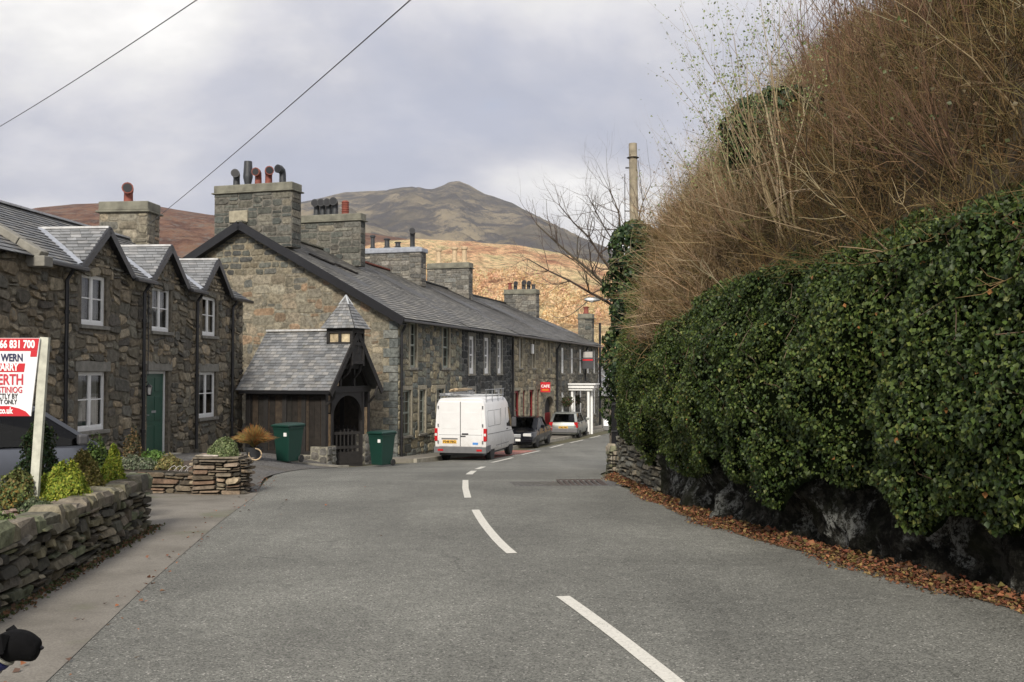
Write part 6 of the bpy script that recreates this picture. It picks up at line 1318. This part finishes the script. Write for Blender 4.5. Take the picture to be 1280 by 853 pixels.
# ivy-clad trunk at the corner
ib=on(3.12,25.4,0); iv=thing('ivy_clad_tree','tall column of dark ivy rising at the bend below the telegraph pole','tree',ib); zt_=5.45-ib[2]
def colf(inset):
    def f(n):
        z=rng.uniform(.9,zt_,n); a=rng.uniform(0,2*np.pi,n); r=np.interp(z,[.9,2,3,4.2,5.2,6,zt_],[.5,.66,.72,.78,.70,.5,.12]); q=np.stack([np.cos(a)*2,np.sin(a)*2,z],1); r=r*(1+.75*fbm(q,.9,3))-inset; cx_=np.interp(z,[1,3,5,zt_],[-.02,.05,.0,-.05])
        return np.stack([cx_+np.cos(a)*r*1.0,np.sin(a)*r,z],1),unit(np.stack([np.cos(a),np.sin(a),np.full(n,.3)],1))
    return f
V,Fc,Cc=blob_leaves(15000,colf(0),.10,((.02,.045,.015),(.03,.06,.018),(.015,.03,.01),(.06,.10,.03),(.10,.13,.04))); np_obj('ivy_leaves',V,Fc,Cc,'leaf',iv)
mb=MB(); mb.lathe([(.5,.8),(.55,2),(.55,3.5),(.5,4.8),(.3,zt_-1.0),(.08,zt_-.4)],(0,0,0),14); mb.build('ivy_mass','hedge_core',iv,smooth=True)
mb=MB(); mb.tube([(0,0,0),(0,0,2),(.03,0,4.5)],[.2,.17,.12],8); mb.build('trunk','pole_wood',iv)
# bare tree reaching over the road
rnd=random.Random(5); bt_b=at(778,385,27.0); tb=on(bt_b.x+.35,27.2,0); bt=thing('bare_tree','leafless tree reaching its thin branches left from behind the ivy column','tree',tb)
sg=[]; root=Vector(tb); tr=[root,root+Vector((-.05,0,2)),Vector(at(783,400,27.2)),Vector(at(780,345,27.2))]
for (a,b,c,r_) in (((778,368),(735,343),(672,280),.055),((782,350),(742,310),(700,255),.05),((778,392),(728,358),(660,322),.045),((786,330),(775,270),(762,235),.04),((788,330),(800,270),(812,235),.035),((784,345),(760,290),(735,245),.035),((780,380),(750,352),(705,318),.03)):
    A=at(*a,27.2);B=at(*b,26.6+rnd.uniform(-.4,.4));Cx=at(*c,26.0+rnd.uniform(-1,1)); pts=[]
    for i in range(6): t=i/5; p=A*(1-t)**2+B*2*t*(1-t)+Cx*t*t; pts.append(p+Vector((rnd.gauss(0,.03),0,rnd.gauss(0,.03))))
    rr=[r_*(1-.72*i/5) for i in range(6)]; sg.append((pts,rr,0))
    for i in range(1,6):
        for k in range(3 if i>1 else 2):
            dd=(pts[i]-pts[i-1]).normalized(); a_=Vector((rnd.gauss(0,1),rnd.gauss(0,.8),rnd.gauss(0,1)+.5)).normalized(); grow(pts[i],dd*.65+a_*.75,rnd.uniform(.5,1.25),rr[i]*.5,2,.6,3,rnd,.25,5,sg,1,.16)
tree_obj(bt,sg,((.10,.075,.06),(.13,.10,.075)),o=tb); 
mb=MB(); mb.tube([p-root for p in tr]+[Vector(at(785,330,27.2))-root],[.16,.13,.10,.08,.05],8); mb.build('trunk','pole_wood',bt,smooth=True)
# shrubs and saplings on the bank; stems start on the bank surface
def bank_pt(px,py_guess,y):
    x=(px-640)/F*y; _,_,h=bank_at(np.array([[x,y]])); return Vector((x,y,float(h[0])-.1))
def bush(name,label,px,y,hgt,n,sprd,pal,leafpal=None,nl=0,seed=1,lean=(0,0,0),r=.012,lv=2,nb=4,group=None,minpx=None,ls=.05):
    b=bank_pt(px,0,y); t=thing(name,label,'shrub' if 'shrub' in name else 'tree',tuple(b),0,group); rnd=random.Random(seed); sg=[]
    for i in range(n):
        a=rnd.uniform(0,2*math.pi); s_=rnd.uniform(.1,1)*sprd; grow(b+Vector((rnd.gauss(0,.12),rnd.gauss(0,.12),0)),Vector((math.cos(a)*s_+lean[0],math.sin(a)*s_+lean[1],1+lean[2])),hgt*rnd.uniform(.6,1),r*rnd.uniform(.7,1.2),lv,.5,nb,rnd,.35,5,sg,0,.09)
    tree_obj(t,sg,pal,o=tuple(b),k=3)
    if nl:
        tips=[s[0][i] for s in sg if s[2]>=1 for i in (2,3,4,5)]; idx=rng.choice(len(tips),nl); P=np.array([tuple(tips[i]-b) for i in idx])+rng.normal(size=(nl,3))*.04
        V,Fc,Cc=leaves(P,unit(rng.normal(size=(nl,3))+[-.4,-.6,.6]),unit(rng.normal(size=(nl,3))+[0,0,.3]),rng.uniform(.6,1.3,nl)*ls,pick(leafpal,nl,.25)); np_obj('leaves',V,Fc,Cc,'leaf',t)
    return t
PT=((.32,.25,.15),(.26,.20,.12),(.38,.31,.20)); BRN=((.17,.10,.065),(.21,.13,.08),(.14,.085,.055)); LP=((.22,.27,.10),(.16,.21,.08),(.28,.32,.14))
bush('sapling','pale multi stemmed sapling with sparse green leaves, tallest against the sky above the bank',992,13.0,2.45,8,.20,PT,LP,1700,3,(-.22,.1,0),.026,2,4,ls=.034)
bush('sapling','leafy pale sapling left of the tallest one on the skyline',930,16.5,2.3,10,.22,PT,LP,2000,4,(-.22,.1,0),.020,2,4,ls=.038)
bush('sapling','thin bare pale sapling leaning left at the lower end of the skyline',885,20.5,2.0,10,.45,PT,LP,200,8,(-.25,0,0),.012,2,4)
bush('sapling','low leafless sapling just right of the ivy column',840,24.0,1.6,9,.45,PT,LP,60,9,(-.2,0,0),.011,2,4)
for i,(px,y,h_,n_,sd) in enumerate(((1040,15.5,2.6,14,21),(1075,14.2,2.6,14,22),(1120,13.4,2.5,16,23),(1160,12.8,2.4,16,24),(1010,17.5,2.2,12,25),(1210,12.2,2.2,14,26),(960,19.5,1.7,10,27))):
    lab=('leafless reddish brown shrub on the skyline right of the tallest sapling','second leafless brown shrub on the skyline right of the tallest sapling','wide leafless shrub on the skyline below the top edge of the photo','leafless shrub standing highest on the bank towards the top right','small leafless shrub just behind the tallest pale sapling','leafless shrub in the top right corner of the bank','short bare shrub on the skyline between the leafy saplings')[i]
    bush('bare_shrub',lab,px,y,h_,n_,.42,BRN,((.09,.09,.03),(.12,.08,.035)),40,sd,(-.12,0,0),.011,2,4,group='bare shrubs along the skyline of the bank')
for i,(px,y,h_) in enumerate(((845,22.5,1.3),(900,18,1.5),(955,14.3,1.4),(1030,13.0,1.4),(1120,11.2,1.3),(1210,10.2,1.3))):
    lab=('low bare tan shrub at the left foot of the bank','tan shrub of pale arching stems below the leafy saplings','tan arching shrub at the foot of the tallest sapling','brown arching shrub above the middle of the ivy','dark brown arching shrub above the ivy further right','dark brown arching shrub at the right edge above the ivy')[i]
    bush('thicket_shrub',lab,px,y,h_,16,1.1,((.38,.28,.17),(.3,.2,.12)) if i<3 else BRN,((.09,.11,.04),(.12,.09,.04)),60,40+i,(-.4,-.3,-.2),.011,2,4,group='arching shrubs in the thicket')
# evergreen seen between the shrubs
eb=bank_pt(985,0,16.6); ev=thing('evergreen_shrub','dark evergreen bush half hidden behind the tallest sapling','shrub',tuple(eb))
def ef(n): u=unit(rng.normal(size=(n,3))); q=u*1.7; r=(1+.3*fbm(q,.9,2))[:,None]; return u*np.array([1.05,.8,.85])*r*.8+[-.1,-.25,.75],u
V,Fc,Cc=blob_leaves(5200,ef,.11,((.02,.04,.015),(.035,.065,.02),(.05,.09,.03)),.1); np_obj('foliage',V,Fc,Cc,'leaf',ev); mb=MB(); mb.tube([(0,0,0),(.05,0,.9)],.07,6); mb.build('stem','pole_wood',ev)
# far bushes beyond the terrace end
for i,(px,y,h_) in enumerate(((762,62,4.2),(770,75,5.5),(757,95,6))):
    b=Vector(((px-640)/F*y+1.2,y,gz((px-640)/F*y+1.2,y)-.1)); t=thing('bare_tree',('bare rusty tree beyond the end of the terrace beside the ivy','larger bare tree behind the slate roofed shed','bare tree farthest down the road')[i],'tree',tuple(b),0); rnd=random.Random(60+i); sg=[]
    grow(b,(0,0,1),h_,.10,4,.55,4,rnd,.2,5,sg,0,.12); tree_obj(t,sg,((.22,.13,.07),(.28,.18,.1)),o=tuple(b),k=3)
# ------------------------------------------------------------------ poles, lamps, wires
pb_=at(795,270,30.0); pz=gz(pb_.x,30); tpole=thing('telegraph_pole','wooden telegraph pole rising above the ivy column','telegraph pole',(pb_.x,30,pz)); top=at(792,178,30)-Vector((pb_.x,30,pz))
mb=MB(); mb.tube([(.0,0,0),(.0,0,4),top],[.16,.145,.12],12); mb.build('pole','pole_wood',tpole,smooth=True)
mb=MB(); 
for dz in (.42,): mb.lathe([(.16,-.015),(.19,0),(.16,.015)],tuple(top-Vector((0,0,dz))),12)
mb.bar(top+Vector((-.22,0,-.72)),top+Vector((.0,0,-.72)),.04); mb.tube([top+Vector((-.24,0,-.9)),top+Vector((-.24,0,-2.6))],.012,5); mb.tube([top+Vector((.15,0,-.5)),top+Vector((.32,0,-2)),top+Vector((.3,0,-3.2))],.010,5)
for dz in (2.0,): mb.bar(top+Vector((-.25,0,-dz)),top+Vector((.3,0,-dz)),.03)
mb.build('bracket','dark_metal',tpole)
lp=at(741,375,27.6); sl=thing('street_lamp','grey street lamp head on an arm coming out of the ivy column','street lamp',tuple(lp))
mb=MB(); V,Fs=loft([(-.22,[(0,-.02),(.04,0),(.03,.04),(0,.05)]),(-.12,[(0,-.05),(.09,-.02),(.07,.05),(0,.07)]),(.08,[(0,-.05),(.10,-.02),(.08,.06),(0,.08)]),(.22,[(0,-.02),(.05,0),(.04,.05),(0,.06)])]); mb.mesh(V,Fs); mb.build('lamp_head','galv',sl,smooth=True)
mb=MB(); mb.lathe([(.02,-.075),(.07,-.06),(.075,-.04)],(-.02,0,0),10); mb.build('lens','lamp_clear',sl); mb=MB(); mb.tube([(.2,0,.02),(.6,0,.0),(1.2,-.2,-.12)],.02,6); mb.build('arm','galv',sl)
f_=at(750,528,71.5); sp=thing('street_pole','thin black pole with a blue grey lamp at the far end of the terrace','street lamp',(f_.x,71.5,gz(f_.x,71.5)))
mb=MB(); mb.tube([(0,0,0),(0,0,CAMZ+(465-404)/F*71.5-gz(f_.x,71.5))],.085,8); mb.build('pole','black_paint',sp); mb=MB(); mb.tube([(0,0,3.0),(.7,0,3.5)],.03,6); mb.build('arm','black_paint',sp)
mb=MB(); mb.bar((.1,-.1,3.15),(.85,-.1,3.9),.18,.12); mb.build('lamp_head','lead',sp)
ab=at(757,529,66); asn=thing('pavement_sign','small dark A shaped sign board standing beside the road past the pub','sign',(ab.x,66,gz(ab.x,66)))
for s in (-1,1): mb=MB(); mb.bar((0,s*.22,0),(0,0,.8),.45,.03,up=(0,1,0)); mb.build('board','black_paint',asn)
mb=MB(); mb.bar((0,-.19,.28),(0,-.05,.68),.3,.012,up=(0,1,0)); mb.build('notice','sign_white',asn)
def wire(name,label,A,B,sag,r,cat='cable'):
    A=Vector(A);B=Vector(B); mb=MB(); pts=[]
    for k in range(25): t=k/24; p=A.lerp(B,t)-Vector((0,0,sag*4*t*(1-t))); pts.append(p)
    mb.tube(pts,r,5); return tag(mb.build(name,'wire',None,smooth=True),label,cat)
wire('overhead_cable','black overhead cable running down to the big terrace chimney',at(150,306,37.5),at(560,-48,9.5),.10,.0075)
wire('overhead_cable','pale overhead cable crossing the top left corner of the sky',at(-60,188,24),at(290,-38,11),.08,.007)
for i,(x1,x2,dz) in enumerate(((838,1035,0),(832,1052,.0),(845,1075,.0))):
    wire('overhead_line','telephone line climbing from the pole behind the saplings, %s of three'%(('leftmost','middle','rightmost')[i]),at(798+i*3,(285,300,310)[i],30),at((1035,1062,1085)[i],(-22,-22,-22)[i],21),.15,.008)
wire('lamp_cable','thin cable strung from the street lamp to the terrace roof',at(735,376,27.6),at(690,394,60),.3,.012)
wire('lamp_cable','thin pale cable strung across the road at the public house',at(765,446,58),at(690,447,61.5),.1,.014)
# ------------------------------------------------------------------ air
hm=bpy.data.materials.new('haze'); hm.use_nodes=True; nt=hm.node_tree; nt.nodes.clear(); om=N(nt,'ShaderNodeOutputMaterial'); pv=N(nt,'ShaderNodeVolumePrincipled')
pv.inputs['Color'].default_value=(.86,.89,.96,1); pv.inputs['Density'].default_value=.00011; pv.inputs['Anisotropy'].default_value=.2; L(nt,pv.outputs[0],om.inputs['Volume'])
M['haze']=hm; mb=MB(); mb.box((-3700,-460,-48),(3700,4300,620)); tag(mb.build('haze','haze',None),kind='stuff')
# ================================================================== LIGHT, SKY, CAMERA
SUN_EL=math.radians(34); SUN_AZ=math.radians(188)   # clockwise from +Y
w=bpy.data.worlds.new('World'); scn.world=w; w.use_nodes=True; nt=w.node_tree; bg=nt.nodes['Background']
sky=N(nt,'ShaderNodeTexSky',sky_type='NISHITA',sun_disc=False); sky.sun_elevation=SUN_EL; sky.sun_rotation=SUN_AZ
tc=N(nt,'ShaderNodeTexCoord'); sx=N(nt,'ShaderNodeSeparateXYZ'); L(nt,tc.outputs['Generated'],sx.inputs[0])
# flatten the cloud field: project directions on a plane
mz=N(nt,'ShaderNodeMath',operation='MAXIMUM'); L(nt,sx.outputs[2],mz.inputs[0]); mz.inputs[1].default_value=.0
az=N(nt,'ShaderNodeMath',operation='ADD'); L(nt,mz.outputs[0],az.inputs[0]); az.inputs[1].default_value=.28
dx=N(nt,'ShaderNodeMath',operation='DIVIDE'); L(nt,sx.outputs[0],dx.inputs[0]); L(nt,az.outputs[0],dx.inputs[1])
dy=N(nt,'ShaderNodeMath',operation='DIVIDE'); L(nt,sx.outputs[1],dy.inputs[0]); L(nt,az.outputs[0],dy.inputs[1])
cv=N(nt,'ShaderNodeCombineXYZ'); L(nt,dx.outputs[0],cv.inputs[0]); L(nt,dy.outputs[0],cv.inputs[1]); cv.inputs[2].default_value=3.1
n1=nz(nt,1.35,8,.56,cv.outputs[0],.15); n2=nz(nt,2.6,6,.6,cv.outputs[0],.2)
cr=ramp(nt,n1,[(.34,(4.3,4.55,5.5)),(.43,(5.2,5.3,6.0)),(.50,(6.6,6.55,6.9)),(.57,(7.8,7.7,7.65)),(.66,(9.8,9.6,9.3))])
cm=ramp(nt,n2,[(.3,.94),(.7,1.06)]); cc=mixc(nt,1,cr.outputs[0],cm.outputs[0],'MULTIPLY')
# brighter overhead, as an overcast sky is; bright strip low on the left
el=ramp(nt,sx.outputs[2],[(0,1.04),(.12,1.0),(.3,.98),(.55,1.0),(1,1.05)])
cc=mixc(nt,1,cc,el.outputs[0],'MULTIPLY')
mask=ramp(nt,n1,[(.2,.6),(.3,1)])
out=mixc(nt,mask.outputs[0],sky.outputs[0],cc); L(nt,out,bg.inputs[0]); bg.inputs[1].default_value=.1
sd=bpy.data.lights.new('sun','SUN'); sd.energy=3.5; sd.angle=math.radians(12); sd.color=(1,.93,.82); so=bpy.data.objects.new('sun',sd); COL.objects.link(so)
dirv=Vector((math.sin(SUN_AZ)*math.cos(SUN_EL),math.cos(SUN_AZ)*math.cos(SUN_EL),math.sin(SUN_EL))); so.rotation_euler=dirv.to_track_quat('Z','Y').to_euler()
cam=bpy.data.cameras.new('camera'); cam.sensor_width=36; cam.lens=36; cam.clip_start=.05; cam.clip_end=9000; co=bpy.data.objects.new('camera',cam); COL.objects.link(co); co.location=(0,0,CAMZ); co.rotation_euler=(math.radians(90)+math.atan(38.5/1280),0,0); scn.camera=co
scn.view_settings.view_transform='Standard'; scn.view_settings.look='None'; scn.view_settings.exposure=.28; scn.view_settings.gamma=1; scn.view_settings.use_curve_mapping=False
scn.render.engine='CYCLES'; scn.cycles.max_bounces=6; scn.cycles.diffuse_bounces=3; scn.cycles.transparent_max_bounces=8; scn.cycles.use_denoising=True
